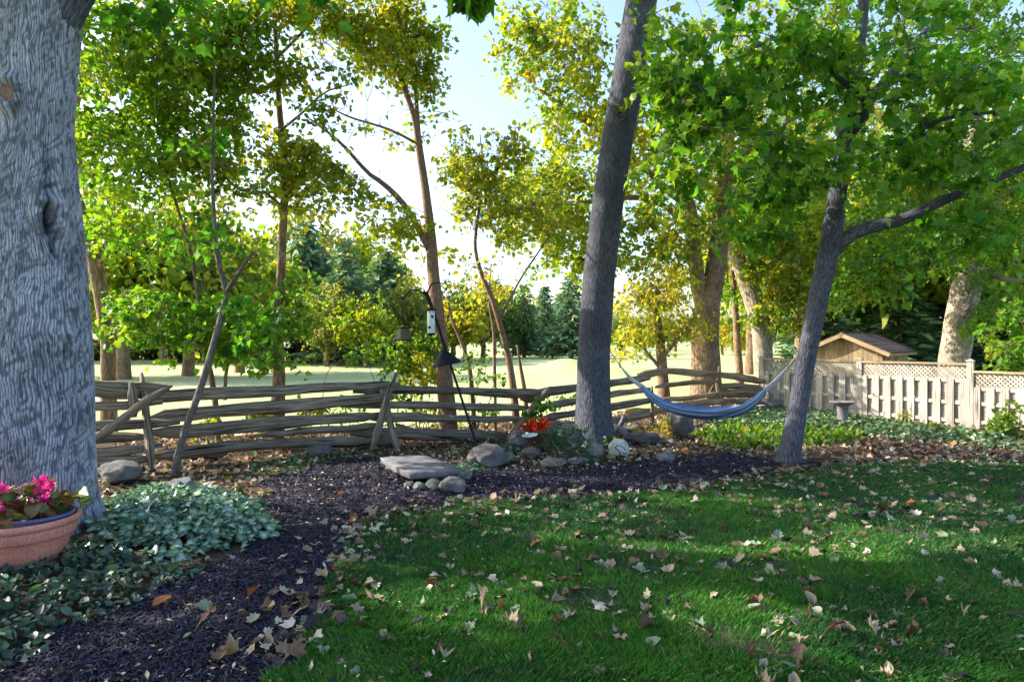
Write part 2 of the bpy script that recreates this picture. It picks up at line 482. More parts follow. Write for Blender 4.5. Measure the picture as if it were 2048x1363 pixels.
def pip(x, y, poly):
    x = np.asarray(x); y = np.asarray(y); r = np.zeros(x.shape, bool)
    n = len(poly)
    for i in range(n):
        x1, y1 = poly[i]; x2, y2 = poly[(i + 1) % n]
        c = ((y1 > y) != (y2 > y)) & (x < (x2 - x1) * (y - y1) / (y2 - y1 + 1e-12) + x1)
        r ^= c
    return r
def gpoly(l): return [tuple(G(*q)[:2]) for q in l]

LAWN_EDGE = [(560, 1340), (615, 1255), (645, 1190), (695, 1105), (728, 1050), (800, 1030), (1000, 1004), (1200, 1000), (1380, 985), (1500, 963), (1600, 945), (1700, 934), (1850, 928), (2048, 922)]
LAWN = [(-.9, -4), (-1.15, 2.5)] + gpoly(LAWN_EDGE) + [(13, 10.5), (13, -4)]
MULCH = [(-4.2, 2.4), (-3.4, 3.6)] + gpoly([(100, 1262), (230, 1215), (330, 1165), (470, 1112), (548, 1078), (545, 1010), (520, 972), (600, 940), (700, 920), (790, 915), (950, 938), (1100, 946), (1300, 925), (1450, 912), (1560, 925), (1690, 936)]) + gpoly(LAWN_EDGE[:12])[::-1] + [(-1.15, 2.5), (-1.2, 2.3)]
def zone(x, y):
    jx = (fbm(x * 3.1, y * 3.1, 3) - .5) * .34 + (vnoise(x * 11, y * 11, 5) - .5) * .08
    jy = (fbm(x * 3.1, y * 3.1, 8) - .5) * .34
    l = pip(x + jx, y + jy, LAWN)
    m = pip(x + jx, y + jy, MULCH) & ~l
    return np.where(l, 1, np.where(m, 2, 0))
def relief(x, y): return .03 * (fbm(np.asarray(x) * .9, np.asarray(y) * .9, 2) - .5)

# ------------------------------------------------------------------ ground sheets
def ground_mat(name, c0, c1, scale, c2=None, bstr=.5, bdist=.03, scale2=.35):
    m, nt, out = mat(name)
    tc = N_(nt, 'ShaderNodeTexCoord')
    n1 = noise_(nt, tc.outputs['Object'], scale, 6, .65)
    n2 = noise_(nt, tc.outputs['Object'], scale2, 4, .5)
    c = ramp(nt, n1, [(.3, c0), (.7, c1)])
    if c2: c = mixc(nt, ramp(nt, n2, [(.42, (0, 0, 0)), (.66, (.85, .85, .85))]), c, c2)
    p = N_(nt, 'ShaderNodeBsdfPrincipled'); p.inputs['Roughness'].default_value = .92
    p.inputs['Specular IOR Level'].default_value = .1
    L_(nt, c, p.inputs['Base Color']); L_(nt, bump(nt, n1, bstr, bdist), p.inputs['Normal'])
    L_(nt, p.outputs[0], out.inputs[0]); return m
M['turf'] = ground_mat('fairway_turf', (.25, .33, .13), (.36, .42, .20), 9, (.46, .47, .28), .3, .02, .09)
M['lawnsoil'] = ground_mat('lawn_soil', (.020, .030, .013), (.060, .064, .042), 26, (.085, .085, .068), .8)
M['mulch'] = ground_mat('mulch', (.008, .007, .011), (.026, .024, .036), 38, None, 1.0, .03)
M['litter'] = ground_mat('litter_soil', (.020, .015, .012), (.075, .055, .042), 22, (.10, .072, .056), .9, .03)

def axis_pts(lim, fine, n):
    t = np.linspace(-1, 1, n)
    return np.sign(t) * (np.abs(t) * fine + np.abs(t) ** 4 * (lim - fine))
gx = axis_pts(700, 120, 161); gy = axis_pts(700, 120, 161) + 40
XX, YY = np.meshgrid(gx, gy, indexing='ij')
ZZ = np.zeros_like(XX)
far = np.clip((YY - 30) / 30, 0, 1)
ZZ += far * 0.5 * (fbm(XX / 14, YY / 14, 21) - .5)
ZZ += np.clip((YY - 75) / 200, 0, 1) * 1.6 * fbm(XX / 60, YY / 60, 23)
mp_ = P(1132, 735, 46)
def mound(x, y): return .62 * np.exp(-(((x - mp_[0]) / 1.7) ** 2 + ((y - mp_[1]) / 2.0) ** 2))
mb = MB()
n_ = len(gx); i, j = np.meshgrid(np.arange(n_ - 1), np.arange(n_ - 1), indexing='ij')
k = i * n_ + j
mb.add(np.stack([XX, YY, ZZ], -1).reshape(-1, 3), f4=np.stack([k, k + n_, k + n_ + 1, k + 1], -1).reshape(-1, 4))
g = mb.build('ground', M['turf'], None, True, 'structure'); g['label'] = 'sunlit golf course turf stretching away behind the fence'
# the green's grassed mound
mb = MB(); mx_ = np.linspace(-7, 7, 49); A_, B_ = np.meshgrid(mx_ + mp_[0], mx_ + mp_[1], indexing='ij')
rr_ = np.clip(1 - np.hypot(A_ - mp_[0], B_ - mp_[1]) / 7, 0, 1)
i, j = np.meshgrid(np.arange(48), np.arange(48), indexing='ij'); k = i * 49 + j
mb.add(np.stack([A_, B_, mound(A_, B_) + .3 * np.minimum(rr_ * 4, 1) - .22], -1).reshape(-1, 3), f4=np.stack([k, k + 49, k + 50, k + 1], -1).reshape(-1, 4))
o = mb.build('mound', M['turf'], None, True, 'structure'); o['label'] = 'low grassy mound on the golf course'

# yard sheets: one fine grid, faces handed out by zone
cs = .07
ax_ = np.arange(-9, 13.2, cs); ay_ = np.arange(-3, 24.5, cs)
XX, YY = np.meshgrid(ax_, ay_, indexing='ij')
def fence_back(x):   # how far the littered border reaches behind the fence
    return np.interp(x, [-9, -6, -2, 1, 4, 7, 9.5, 14], [12.5, 13.2, 14.5, 15.6, 18.5, 24, 26, 26])
xc = (XX[:-1, :-1] + cs / 2); yc = (YY[:-1, :-1] + cs / 2)
Zn = zone(xc, yc)
Zn = np.where((Zn == 0) & (yc > fence_back(xc) + (fbm(xc * 1.3, yc * 1.3, 31) - .5) * 2.2), -1, Zn)
zz = .012 + relief(XX, YY) + .02
for zid, nm, lab in ((1, 'lawn', 'lawn'), (2, 'mulch_bed', 'mulch'), (0, 'litter_border', 'litter')):
    i, j = np.nonzero(Zn == zid)
    k = i * len(ay_) + j
    f = np.stack([k, k + len(ay_), k + len(ay_) + 1, k + 1], -1)
    u, inv = np.unique(f, return_inverse=True)
    V = np.stack([XX, YY, zz], -1).reshape(-1, 3)[u]
    mb = MB(); mb.add(V, f4=inv.reshape(-1, 4))
    o = mb.build(nm, M[{1: 'lawnsoil', 2: 'mulch', 0: 'litter'}[zid]], None, True, 'structure')
    o['label'] = {1: 'shaded green lawn scattered with fallen leaves', 2: 'dark mulch bed curving past the lawn', 0: 'leaf littered soil border along the fences'}[zid]
def gz(x, y): return .032 + relief(x, y)

# ------------------------------------------------------------------ grass
rg = np.random.default_rng(3)
def sample_lawn(n, ymin, ymax):
    y = rg.uniform(ymin, ymax, n); x = rg.uniform(-2.0, 1, n)
    x = np.where(rg.random(n) < 1, rg.uniform(-1.6, np.maximum(y * .80 + .6, 1), n), x)
    ok = zone(x, y) == 1
    bare = fbm(x * 1.25, y * 1.25, 41)
    ok &= rg.random(n) < np.clip((bare - .22) * 7, .14, 1)
    return x[ok], y[ok]
def grass_mesh(mb, x, y, h0, w0):
    n = len(x)
    tuft = fbm(x * 2.2, y * 2.2, 44); t2 = vnoise(x * 9, y * 9, 45)
    h = h0 * (.55 + .75 * tuft + .45 * t2) * rg.uniform(.6, 1.25, n)
    a = rg.uniform(0, 6.283, n); lean = rg.uniform(.15, .85, n) * h
    fl = fbm(x * .8, y * .8, 47) * 12
    lx = np.cos(a) * lean + .25 * h * np.cos(fl); ly = np.sin(a) * lean + .25 * h * np.sin(fl)
    w = w0 * rg.uniform(.6, 1.3, n); b = rg.uniform(0, 3.14, n)
    z = gz(x, y) - .005
    bx, by = np.cos(b) * w, np.sin(b) * w
    V = np.stack([np.stack([x - bx, y - by, z], -1), np.stack([x + bx, y + by, z], -1),
                  np.stack([x + bx * .7 + lx * .4, y + by * .7 + ly * .4, z + h * .62], -1),
                  np.stack([x + lx, y + ly, z + h], -1)], 1)
    pt = np.clip((fbm(x * .7, y * .7, 48, 4) - .35) * 3.2, 0, 1)[:, None]
    base = np.array([.017, .098, .024]) * (1 - pt) + np.array([.046, .172, .020]) * pt
    dry = (rg.random(n) < .04 + .10 * vnoise(x * 5, y * 5, 49))[:, None]
    col = np.where(dry, np.array([.17, .16, .08]), base) * rg.normal(1, .22, (n, 1)).clip(.45, 1.7)
    f = np.arange(n)[:, None, None] * 4 + np.array([[0, 1, 2], [0, 2, 3]])[None]
    mb.add(V.reshape(-1, 3), f3=f.reshape(-1, 3), col=np.repeat(col, 4, 0))
mb = MB()
x, y = sample_lawn(230000, 2.6, 5.6); grass_mesh(mb, x, y, .043, .0026)
x, y = sample_lawn(230000, 5.6, 10.9); grass_mesh(mb, x, y, .043, .0042)
o = mb.build('grass', M['grass'], None, False, 'stuff'); tag(o, 'short green grass blades covering the lawn', 'grass')
N_GRASS = sum(len(q) for q in mb.F3)

# mulch chips
def scatter_zone(zid, n, x0, x1, y0, y1):
    x = rg.uniform(x0, x1, n); y = rg.uniform(y0, y1, n)
    ok = (zone(x, y) == zid) & (np.abs(x) < y * .80 + .8)
    return x[ok], y[ok]
def chips(mb, x, y, s0, pal, lift=.02):
    n = len(x)
    X, Y, N = frames(n, 1.0, .38, rg, 0)
    L = s0 * rg.uniform(.5, 1.9, n); W = s0 * rg.uniform(.10, .30, n); T = s0 * rg.uniform(.03, .08, n)
    c = np.stack([x, y, gz(x, y) + rg.uniform(0, lift, n)], -1)
    S = np.array([(-1, -.8, -1), (.8, -1, -1), (1, .9, -1), (-.9, 1, -1), (-.7, -.6, 1), (.7, -.7, 1), (.6, .8, 1), (-.6, .7, 1)])
    V = c[:, None] + S[None, :, :1] * W[:, None, None] * X[:, None] * .5 + S[None, :, 1:2] * L[:, None, None] * Y[:, None] * .5 + S[None, :, 2:] * T[:, None, None] * N[:, None]
    f = np.array([(4, 5, 6, 7), (0, 1, 5, 4), (1, 2, 6, 5), (2, 3, 7, 6), (3, 0, 4, 7)])
    F_ = (np.arange(n)[:, None, None] * 8 + f[None]).reshape(-1, 4)
    mb.add(V.reshape(-1, 3), f4=F_, col=np.repeat(pick(pal, n, rg, .3), 8, 0))
mb = MB()
PM = [((.018, .016, .040), 5), ((.030, .027, .062), 4), ((.010, .009, .018), 3), ((.050, .045, .085), .8), ((.085, .062, .050), .35)]
x, y = scatter_zone(2, 60000, -4.5, 1, 2.5, 6.8); chips(mb, x, y, .042, PM)
x, y = scatter_zone(2, 40000, -5, 6.5, 6.8, 11.5); chips(mb, x, y, .055, PM)
o = mb.build('mulch_chips', M['chip'], None, False, 'stuff'); tag(o, 'black wood chips covering the planting bed', 'mulch')

# small pale leaflets and flecks on mulch and lawn
mb = MB()
PF = [((.50, .44, .24), 4), ((.55, .52, .40), 3), ((.36, .26, .13), 2), ((.30, .36, .14), 1)]
for zid, n, s in ((2, 13000, .042), (1, 9000, .032), (0, 12000, .045)):
    x, y = scatter_zone(zid, n, -6, 11, 3, 12)
    keep = rg.random(len(x)) < np.clip((fbm(x * 1.1, y * 1.1, 61) - .25) * 1.6, .1, 1); x, y = x[keep], y[keep]
    X, Y, N = frames(len(x), 1.0, .35, rg, 0)
    leaves(mb, (RHOMB[0] * np.array([.55, 1]), RHOMB[1], RHOMB[2]), np.stack([x, y, gz(x, y) + (.032 if zid == 1 else .022)], -1), X, Y, N, s * rg.uniform(.5, 1.5, len(x)), pick(PF, len(x), rg), .2, .1, rg)
o = mb.build('leaf_flecks', M['leaf_dry'], None, False, 'stuff'); tag(o, 'tiny pale leaflets sprinkled over mulch and lawn', 'leaf litter')

# ------------------------------------------------------------------ fallen maple leaves
DRY = {'tan': (.31, .25, .18), 'pale': (.37, .335, .28), 'brown': (.12, .075, .05), 'dark': (.035, .030, .038), 'green': (.17, .24, .16), 'rust': (.30, .11, .04)}
variants = {}
for cn, cc in DRY.items():
    for v in range(6):
        m_ = MB(); r2 = np.random.default_rng(hash(cn) % 1000 + v if False else sum(map(ord, cn)) * 7 + v)
        leaves(m_, (MAPLE, MAPLE_MID, MAPLE, OVAL, HEART, MAPLE)[v], np.zeros((1, 3)), np.array([[1., 0, 0]]), np.array([[0, 1., 0]]), np.array([[0, 0, 1.]]), 1.0, np.array(cc) * r2.uniform(.7, 1.25), .15 + .5 * r2.random(), (-.5 + 1.1 * r2.random()), r2)
        # a stalk, and a curled tip
        V = m_.V[0]; V[:, 1] -= .4
        V[:, 2] += .35 * np.maximum(0, V[:, 1]) ** 1.5 * r2.uniform(-.6, 1.2) + .7 * V[:, 0] ** 2 * r2.uniform(-1.0, 1.3) + r2.normal(0, .06, len(V))
        V[:, 2] -= V[:, 2].min()
        tube(m_, [(0, -.4, V[1][2]), (.03, -.62, V[1][2] + .06), (.0, -.85, V[1][2] + .10)], [.014, .012, .010], 4, 4, col=np.array(cc) * .8, seed=v)
        variants[(cn, v)] = m_.mesh('fallen_leaf')
        variants[(cn, v)].materials.append(M['leaf_dry'])
LBL = {'tan': 'dry tan maple leaf curled on the lawn', 'pale': 'pale dried maple leaf lying on the lawn', 'brown': 'brown crumpled maple leaf lying on the lawn', 'dark': 'nearly black maple leaf lying on the lawn', 'green': 'faded green maple leaf fallen on the lawn', 'rust': 'rusty orange maple leaf fallen on the lawn'}
WEI = np.array([.28, .19, .18, .23, .11, .012]); NAMES = list(DRY)
x, y = scatter_zone(1, 15000, -2, 10.5, 3.3, 10.6)
dens = fbm(x * .9, y * .9, 71)
keep = rg.random(len(x)) < np.clip((dens - .26) * 2.0, .2, 1) * np.clip(.32 + (y - 4) * .11, .30, .9)
x, y = x[keep], y[keep]
order = np.argsort(y); x, y = x[order], y[order]
near = 290
for q in range(min(near, len(x))):
    cn = NAMES[rg.choice(6, p=WEI / WEI.sum())]
    o = bpy.data.objects.new('fallen_leaf', variants[(cn, int(rg.integers(6)))])
    o.location = (x[q], y[q], gz(x[q], y[q]) + rg.uniform(.012, .032))
    o.rotation_euler = (rg.normal(0, .28), rg.normal(0, .28), rg.uniform(0, 6.28))
    s = rg.uniform(.045, .115); o.scale = (s * rg.uniform(.45, 1.0), s * rg.uniform(.75, 1.1), s * rg.uniform(.6, 1.3))
    C.objects.link(o); tag(o, LBL[cn], 'leaf', cn + ' leaves fallen on the lawn')
def litter(mb, x, y, smin, smax, lift=.03, pal=None, tpl=MAPLE_MID, tilt=.5):
    n = len(x); pal = pal or [(DRY['tan'], 3), (DRY['pale'], 2.2), (DRY['brown'], 2.4), (DRY['dark'], 2.2), (DRY['green'], 1), (DRY['rust'], .2)]
    X, Y, N = frames(n, 1.0, tilt, rg, 0)
    leaves(mb, tpl, np.stack([x, y, gz(x, y) + rg.uniform(.0, lift, n)], -1), X, Y, N, rg.uniform(smin, smax, n), pick(pal, n, rg, .25), .4, .15, rg)
mb = MB()
litter(mb, x[near:], y[near:], .05, .12, .04, tilt=.35)
x, y = scatter_zone(2, 900, -4, 6.5, 3, 11.5)
e = np.clip((fbm(x * 1.4, y * 1.4, 73) - .38) * 4, .05, 1); kk = rg.random(len(x)) < e * .5
litter(mb, x[kk], y[kk], .05, .11)
# rim of leaves gathered where mulch meets lawn
ed = np.array(gpoly(LAWN_EDGE)); seg = rg.integers(0, len(ed) - 1, 620); t = rg.random((620, 1))
pp = ed[seg] * (1 - t) + ed[seg + 1] * t + rg.normal(0, .16, (620, 2))
litter(mb, pp[:, 0], pp[:, 1], .05, .12, .05)
# border in front of and behind the fence
x = rg.uniform(-7, 12, 26000); y = rg.uniform(6, 22, 26000)
kk = (zone(x, y) == 0) & (np.abs(x) < y * .8 + .8) & (y < fence_back(x))
x, y = x[kk], y[kk]
fy = np.interp(x, [-6, -2.1, .35, 2.6, 5, 7, 12], [9.3, 11.3, 12.7, 14.6, 16.6, 18, 18])
front = (y < fy) & (x < 2.2)
litter(mb, x[front], y[front], .045, .115, .04, [(DRY['tan'], 2), (DRY['brown'], 3), (DRY['pale'], 1.2), (DRY['dark'], 2), ((.10, .15, .06), 2)])  # darker mix, the shade before the fence put into the leaf colours
x, y = x[~front], y[~front]
PB = [(DRY['tan'], 3), ((.30, .21, .16), 3), (DRY['brown'], 2.2), (DRY['pale'], 1.6), (DRY['rust'], 1.2), ((.13, .17, .07), 1)]
litter(mb, x, y, .05, .12, .05, PB)
o = mb.build('leaf_litter', M['leaf_dry'], None, False, 'stuff'); tag(o, 'carpet of dry brown leaves under fence and trees', 'leaf litter')
for (px, py, cn) in ((322, 1222, 'rust'), (405, 1237, 'green'), (510, 1203, 'rust'), (410, 1282, 'brown'), (540, 1240, 'tan'), (505, 1262, 'tan'), (460, 1330, 'tan')):
    p = G(px, py)
    o = bpy.data.objects.new('fallen_leaf', variants[(cn, int(rg.integers(6)))])
    o.location = (p[0], p[1], gz(p[0], p[1]) + .03); s = rg.uniform(.10, .14); o.scale = (s, s, s)
    o.rotation_euler = (rg.normal(0, .25), rg.normal(0, .25), rg.uniform(0, 6.28)); C.objects.link(o)
    tag(o, {'rust': 'rusty orange leaf lying on the dark mulch', 'green': 'pale green maple leaf lying on the dark mulch', 'brown': 'brown crumpled leaf lying on the dark mulch', 'tan': 'tan dry leaf lying on the dark mulch'}[cn], 'leaf', cn + ' leaves fallen on the mulch')

# ------------------------------------------------------------------ tree tools
def E(px, py, d, rx, ry, rd, n, cr=.45, m=26):
    return (P(px, py, d), np.array([rx / F * d, rd, ry / F * d]), n, cr, m)
def crown_points(clusters, rg):
    cl, mm, rr = [], [], []
    for (c, r, n, cr, m) in clusters:
        v = nz(rg.normal(0, 1, (n, 3))) * (rg.random((n, 1)) ** .42)
        cl.append(c + v * r); mm += list(np.maximum(4, m * rg.uniform(.5, 1.5, n)).astype(int)); rr += list(cr * rg.uniform(.65, 1.35, n))
    cl, mm, rr = np.concatenate(cl), np.array(mm), np.array(rr)
    return cl, mm, rr
def open_gaps(pos):
    """small openings in the canopy through which the sun reaches the lawn"""
    sv = np.array(sd); keep = np.ones(len(pos), bool)
    for g in GAPS:
        v = pos - np.array([g[0], g[1], 0]); t = v @ sv
        keep &= ~((np.linalg.norm(v - t[:, None] * sv, axis=1) < g[2] + .21) & (t > 1))
    if keep.mean() < .5: keep[:] = True        # never strip a whole small crown
    return keep
GAPS = [(*G(px, py)[:2], r) for px, py, r in ((1420, 1132, .24), (1490, 1235, .18), (1850, 1088, .26), (1735, 1128, .18), (955, 1222, .22), (770, 1130, .14), (1560, 1262, .14), (1905, 1165, .16), (1640, 1120, .14), (1960, 930, .5), (1800, 925, .45), (1680, 905, .3), (2030, 900, .4), (1560, 885, .35), (1420, 880, .3), (1320, 900, .25), (1230, 1040, .1))]
def twigs(mb, cl, anchors, rg, r0=.012, sag=.12, n=5, sides=4):
    nodes = list(anchors); 
    A = np.array(nodes)
    dist = np.array([np.min(np.linalg.norm(A - c, axis=1)) for c in cl])
    for q in np.argsort(dist):
        c = cl[q]
        A = np.array(nodes)
        dd = np.linalg.norm(A - c, axis=1) + .6 * np.maximum(0, A[:, 2] - c[2])
        a = A[np.argmin(dd)]
        L = np.linalg.norm(c - a)
        mid = (a + c) / 2 + rg.normal(0, .07, 3) * L + np.array([0, 0, sag * L])
        r = r0 * (0.45 + .35 * L)
        tube(mb, [a, mid, c], [r, r * .7, r * .3], sides, n, cap=False, seed=int(q))
        nodes.append(c)
        if L > .5: nodes.append(mid)
def crown_leaves(mb, cl, mm, rr, pal, size, rg, tpl=SIMPLE, up=.55, spread=.75, flat=.6, palmix=True, tw=None, k=5):
    """sprays: each clump is a handful of twiglets with leaves along them"""
    nc = len(cl)
    D = rg.normal(0, 1, (nc, k, 3)) * np.array([1, 1, flat]); D[..., 2] -= .12
    D = nz(D) * (rr * 1.15)[:, None, None] * rg.uniform(.6, 1.2, (nc, k, 1))
    idx = np.repeat(np.arange(nc), mm); n = len(idx)
    ti = rg.integers(0, k, n); u = rg.uniform(.12, 1.05, n)
    d = D[idx, ti]
    sag = -.18 * u ** 2 * np.linalg.norm(d, axis=1)
    pos = cl[idx] + d * u[:, None] + rg.normal(0, .16, (n, 3)) * rr[idx][:, None]; pos[:, 2] += sag
    kp = open_gaps(pos); pos, idx, d, ti = pos[kp], idx[kp], d[kp], ti[kp]; n = len(pos)
    N = nz(rg.normal(0, spread, (n, 3)) + np.array([0, 0, up]))
    dd = rg.normal(0, .8, (n, 3)) + nz(d) * .8; dd[:, 2] -= .5
    Y = nz(dd - N * np.sum(dd * N, 1, keepdims=True)); X = np.cross(Y, N)
    if palmix:   # neighbouring leaves share a tone
        ci = pick(pal, nc, rg, .12)[idx] * .5 + pick(pal, n, rg, .18) * .5
    else: ci = pick(pal, n, rg, .2)
    leaves(mb, tpl, pos, X, Y, N, size * rg.uniform(.5, 1.35, n), ci, .35, .25, rg)
    if tw is not None:
        A = np.repeat(cl, k, 0); B = A + D.reshape(-1, 3); B[:, 2] -= .18 * np.linalg.norm(D.reshape(-1, 3), axis=1)
        kp = open_gaps((A + B) / 2) & open_gaps(A); A, B = A[kp], B[kp]
        t = nz(B - A); p = nz(np.cross(t, np.array([.3, .2, 1.0]))); q = np.cross(t, p); m = len(A)
        V = []
        for base, r in ((A, .0055), (B, .002)):
            for a in (0, 2.094, 4.189): V.append(base + r * (math.cos(a) * p + math.sin(a) * q))
        V = np.stack(V, 1); f = np.array([(0, 1, 4, 3), (1, 2, 5, 4), (2, 0, 3, 5)])
        tw.add(V.reshape(-1, 3), f4=(np.arange(m)[:, None, None] * 6 + f[None]).reshape(-1, 4))
    return n
NLEAF = 0
def tree(name, label, cat, limbs, clusters, bark, pal, size, tpl=SIMPLE, group=None, seed=1, anchors_from=.35, twig_r=.012, up=.55, leaf_parts=0, base=None, lump=.05, leafmat='leaf', extra=None):
    """limbs: list of (part name, points, radii, sides); first one is the trunk"""
    global NLEAF
    rg = np.random.default_rng(seed)
    tr = limbs[0]; p0 = np.asarray(tr[1][0])
    if p0[2] > -.05:         # carry the trunk down into the soil
        dv = np.asarray(tr[1][1]) - p0; ex = p0 - dv / max(dv[2], .05) * (p0[2] + .12) * .5; ex[2] = -.12
        limbs = [(tr[0], np.vstack([[ex], tr[1]]), [tr[2][0] * 1.15] + list(tr[2]), tr[3])] + list(limbs[1:])
    b = np.asarray(limbs[0][1][0]) if base is None else base
    t = thing(name, label, cat, (b[0], b[1], 0), group)
    anch = []
    for q, (nm, pts, rad, sides) in enumerate(limbs):
        mb = MB(); Q, r = tube(mb, pts, rad, sides, None, lump, seed=seed * 31 + q)
        mb.build(nm, M[bark], t, True)
        anch.append(Q[int(len(Q) * (anchors_from if q == 0 else .15)):])
    if clusters:
        cl, mm, rr = crown_points(clusters, rg)
        tw = MB(); twigs(tw, cl, np.concatenate(anch), rg, twig_r)
        mb = MB(); NLEAF += crown_leaves(mb, cl, mm, rr, pal, size, rg, tpl, up, tw=tw)
        tw.build('twigs', M[bark], t, True, 'stuff')
        mb.build('crown', M[leafmat], t, False, 'stuff')
    return t
def RP(lst, wpx):
    """pixel widths -> radii at each point's depth"""
    return [w / 2 / F * p[2] for w, p in zip(wpx, lst)]

GREEN = [((.095, .25, .022), 5), ((.16, .31, .028), 4), ((.045, .14, .017), 3), ((.32, .37, .04), 1.2)]
DEEP = [((.055, .20, .020), 5), ((.10, .26, .022), 4), ((.030, .10, .015), 2.5)]
YGREEN = [((.15, .26, .025), 3.5), ((.27, .34, .03), 4), ((.08, .18, .02), 2.5), ((.46, .42, .04), 2.2), ((.30, .17, .04), .4)]
YELLOW = [((.40, .40, .045), 4), ((.50, .41, .05), 3), ((.22, .31, .035), 3), ((.46, .28, .05), .7), ((.25, .14, .04), .4)]
FARPAL = [((.17, .23, .05), 4), ((.27, .29, .07), 3), ((.10, .16, .04), 3), ((.36, .28, .09), 1)]
SPRUCE = [((.10, .20, .12), 5), ((.15, .26, .14), 3), ((.06, .13, .085), 3), ((.26, .30, .11), 2)]

# ------------------------------------------------------------------ the big maple at the left
d0 = 6.7
Xc = (70 - CX) / F * d0
prof_y = [-700, -260, -120, 0, 100, 250, 350, 500, 700, 900, 1000, 1045, 1062]
prof_e = [120, 178, 176, 166, 158, 151, 160, 174, 183, 187, 195, 208, 222]
zs = [H - (y - CY) / F * d0 for y in prof_y]; ph0 = math.atan2(Xc, d0); D0 = math.hypot(Xc, d0)
rs = [D0 * math.sin(math.atan((e - CX) / F) - ph0) for e in prof_e]     # radius whose outline reaches that edge
zq = np.linspace(-.05, 5.9, 410); rq = np.interp(zq, zs[::-1], rs[::-1])
for _ in range(6): rq[1:-1] = (rq[:-2] + 2 * rq[1:-1] + rq[2:]) / 4
ns = 450
th = np.linspace(0, 2 * np.pi, ns + 1)          # 0 = away from the camera (+y)
TH, ZQ = np.meshgrid(th, zq)
U = TH * .55; Vv = ZQ
def kpos(px, py):        # position on the trunk skin (u,v) of a photo pixel
    z = H - (py - CY) / F * d0
    r = np.interp(z, zq, rq)
    t = np.linspace(0, 2 * np.pi, 1441); x, y = Xc + r * np.sin(t), d0 + r * np.cos(t)
    vis = (np.sin(t) * -x + np.cos(t) * -y) > 0
    q = np.argmin(np.abs(x / y * F + CX - px) + 1e6 * ~vis)
    return t[q] * .55, H - (py - CY) / F * y[q]
KN = [(kpos(25, 190), .17), (kpos(102, 425), .16), (kpos(130, 690), .10), (kpos(120, 860), .05)]
Uw = U.copy(); Vw = Vv.copy()
for (ku, kv), R0 in KN:
    du, dv = U - ku, Vv - kv
    g_ = np.exp(-(du ** 2 + (dv * .55) ** 2) / (R0 * 1.15) ** 2)
    Uw = Uw - du * .75 * g_ ; Vw = Vw - dv * .2 * g_
wv = (fbm(Uw * 2.0, Vw * 1.1, 3) - .5) * .22 + (fbm(Uw * 6, Vw * 4.5, 6) - .5) * .075
per = .55 * 2 * np.pi; nr = 108
ph = (Uw + wv * np.sin(TH / 2) ** 2) * (2 * np.pi * nr / per)
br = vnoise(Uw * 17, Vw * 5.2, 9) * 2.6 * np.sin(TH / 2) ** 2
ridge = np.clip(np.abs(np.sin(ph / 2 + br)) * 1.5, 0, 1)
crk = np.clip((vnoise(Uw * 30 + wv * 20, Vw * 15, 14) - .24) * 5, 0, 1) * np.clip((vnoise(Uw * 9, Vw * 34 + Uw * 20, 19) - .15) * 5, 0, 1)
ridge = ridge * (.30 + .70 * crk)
disp = .017 * (ridge - .5) + .035 * (fbm(U * 1.8, Vv * 1.2, 15) - .5) * np.sin(TH / 2) ** 2
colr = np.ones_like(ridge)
(ku, kv), _ = KN[0]; rr_ = np.hypot(U - ku, (Vv - kv) * .85)
disp += .085 * np.exp(-((rr_ - .12) / .055) ** 2) + .03 * np.exp(-(rr_ / .26) ** 2)
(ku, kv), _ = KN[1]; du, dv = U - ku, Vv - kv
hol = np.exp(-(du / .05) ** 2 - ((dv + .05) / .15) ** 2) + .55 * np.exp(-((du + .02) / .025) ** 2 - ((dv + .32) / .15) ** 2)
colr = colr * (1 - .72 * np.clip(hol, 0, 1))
disp += -.20 * np.exp(-(du / .05) ** 2 - ((dv + .04) / .17) ** 2) - .10 * np.exp(-(du / .05) ** 2 - ((dv - .42) / .30) ** 2) - .08 * np.exp(-((du + .02) / .03) ** 2 - ((dv + .32) / .16) ** 2)
disp += .07 * np.exp(-((np.abs(du) - .15) / .06) ** 2 - (dv / .42) ** 2) + .13 * np.exp(-(du / .085) ** 2 - ((dv - .11) / .065) ** 2)
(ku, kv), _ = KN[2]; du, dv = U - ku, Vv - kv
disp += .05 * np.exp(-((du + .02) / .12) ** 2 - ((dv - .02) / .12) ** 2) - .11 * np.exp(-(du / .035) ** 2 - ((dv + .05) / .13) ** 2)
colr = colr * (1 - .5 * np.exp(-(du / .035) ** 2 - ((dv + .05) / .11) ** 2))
(ku, kv), _ = KN[3]; disp += -.03 * np.exp(-((U - ku) / .025) ** 2 - ((Vv - kv) / .05) ** 2)
flare = np.clip((.5 - ZQ) / .5, 0, 1) ** 2
disp += flare * .045 * np.cos(TH * 5 + 1.0)
RRR = rq[:, None] + disp
cx = Xc + .02 * np.sin(ZQ * 1.3)
V = np.stack([cx + RRR * np.sin(TH), d0 + RRR * np.cos(TH), ZQ], -1)
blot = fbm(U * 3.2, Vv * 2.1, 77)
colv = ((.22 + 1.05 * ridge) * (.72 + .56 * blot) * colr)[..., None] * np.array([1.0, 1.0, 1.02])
i, j = np.meshgrid(np.arange(len(zq) - 1), np.arange(ns), indexing='ij'); k = i * (ns + 1) + j
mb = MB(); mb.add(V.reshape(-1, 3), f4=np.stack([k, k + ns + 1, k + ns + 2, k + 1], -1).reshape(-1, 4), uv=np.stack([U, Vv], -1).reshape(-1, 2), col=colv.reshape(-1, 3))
big = thing('maple_tree', 'massive old maple with grey ridged bark and knots beside the terracotta planter', 'tree', (Xc, d0, 0))
mb.build('trunk', M['bark_big'], big, True)
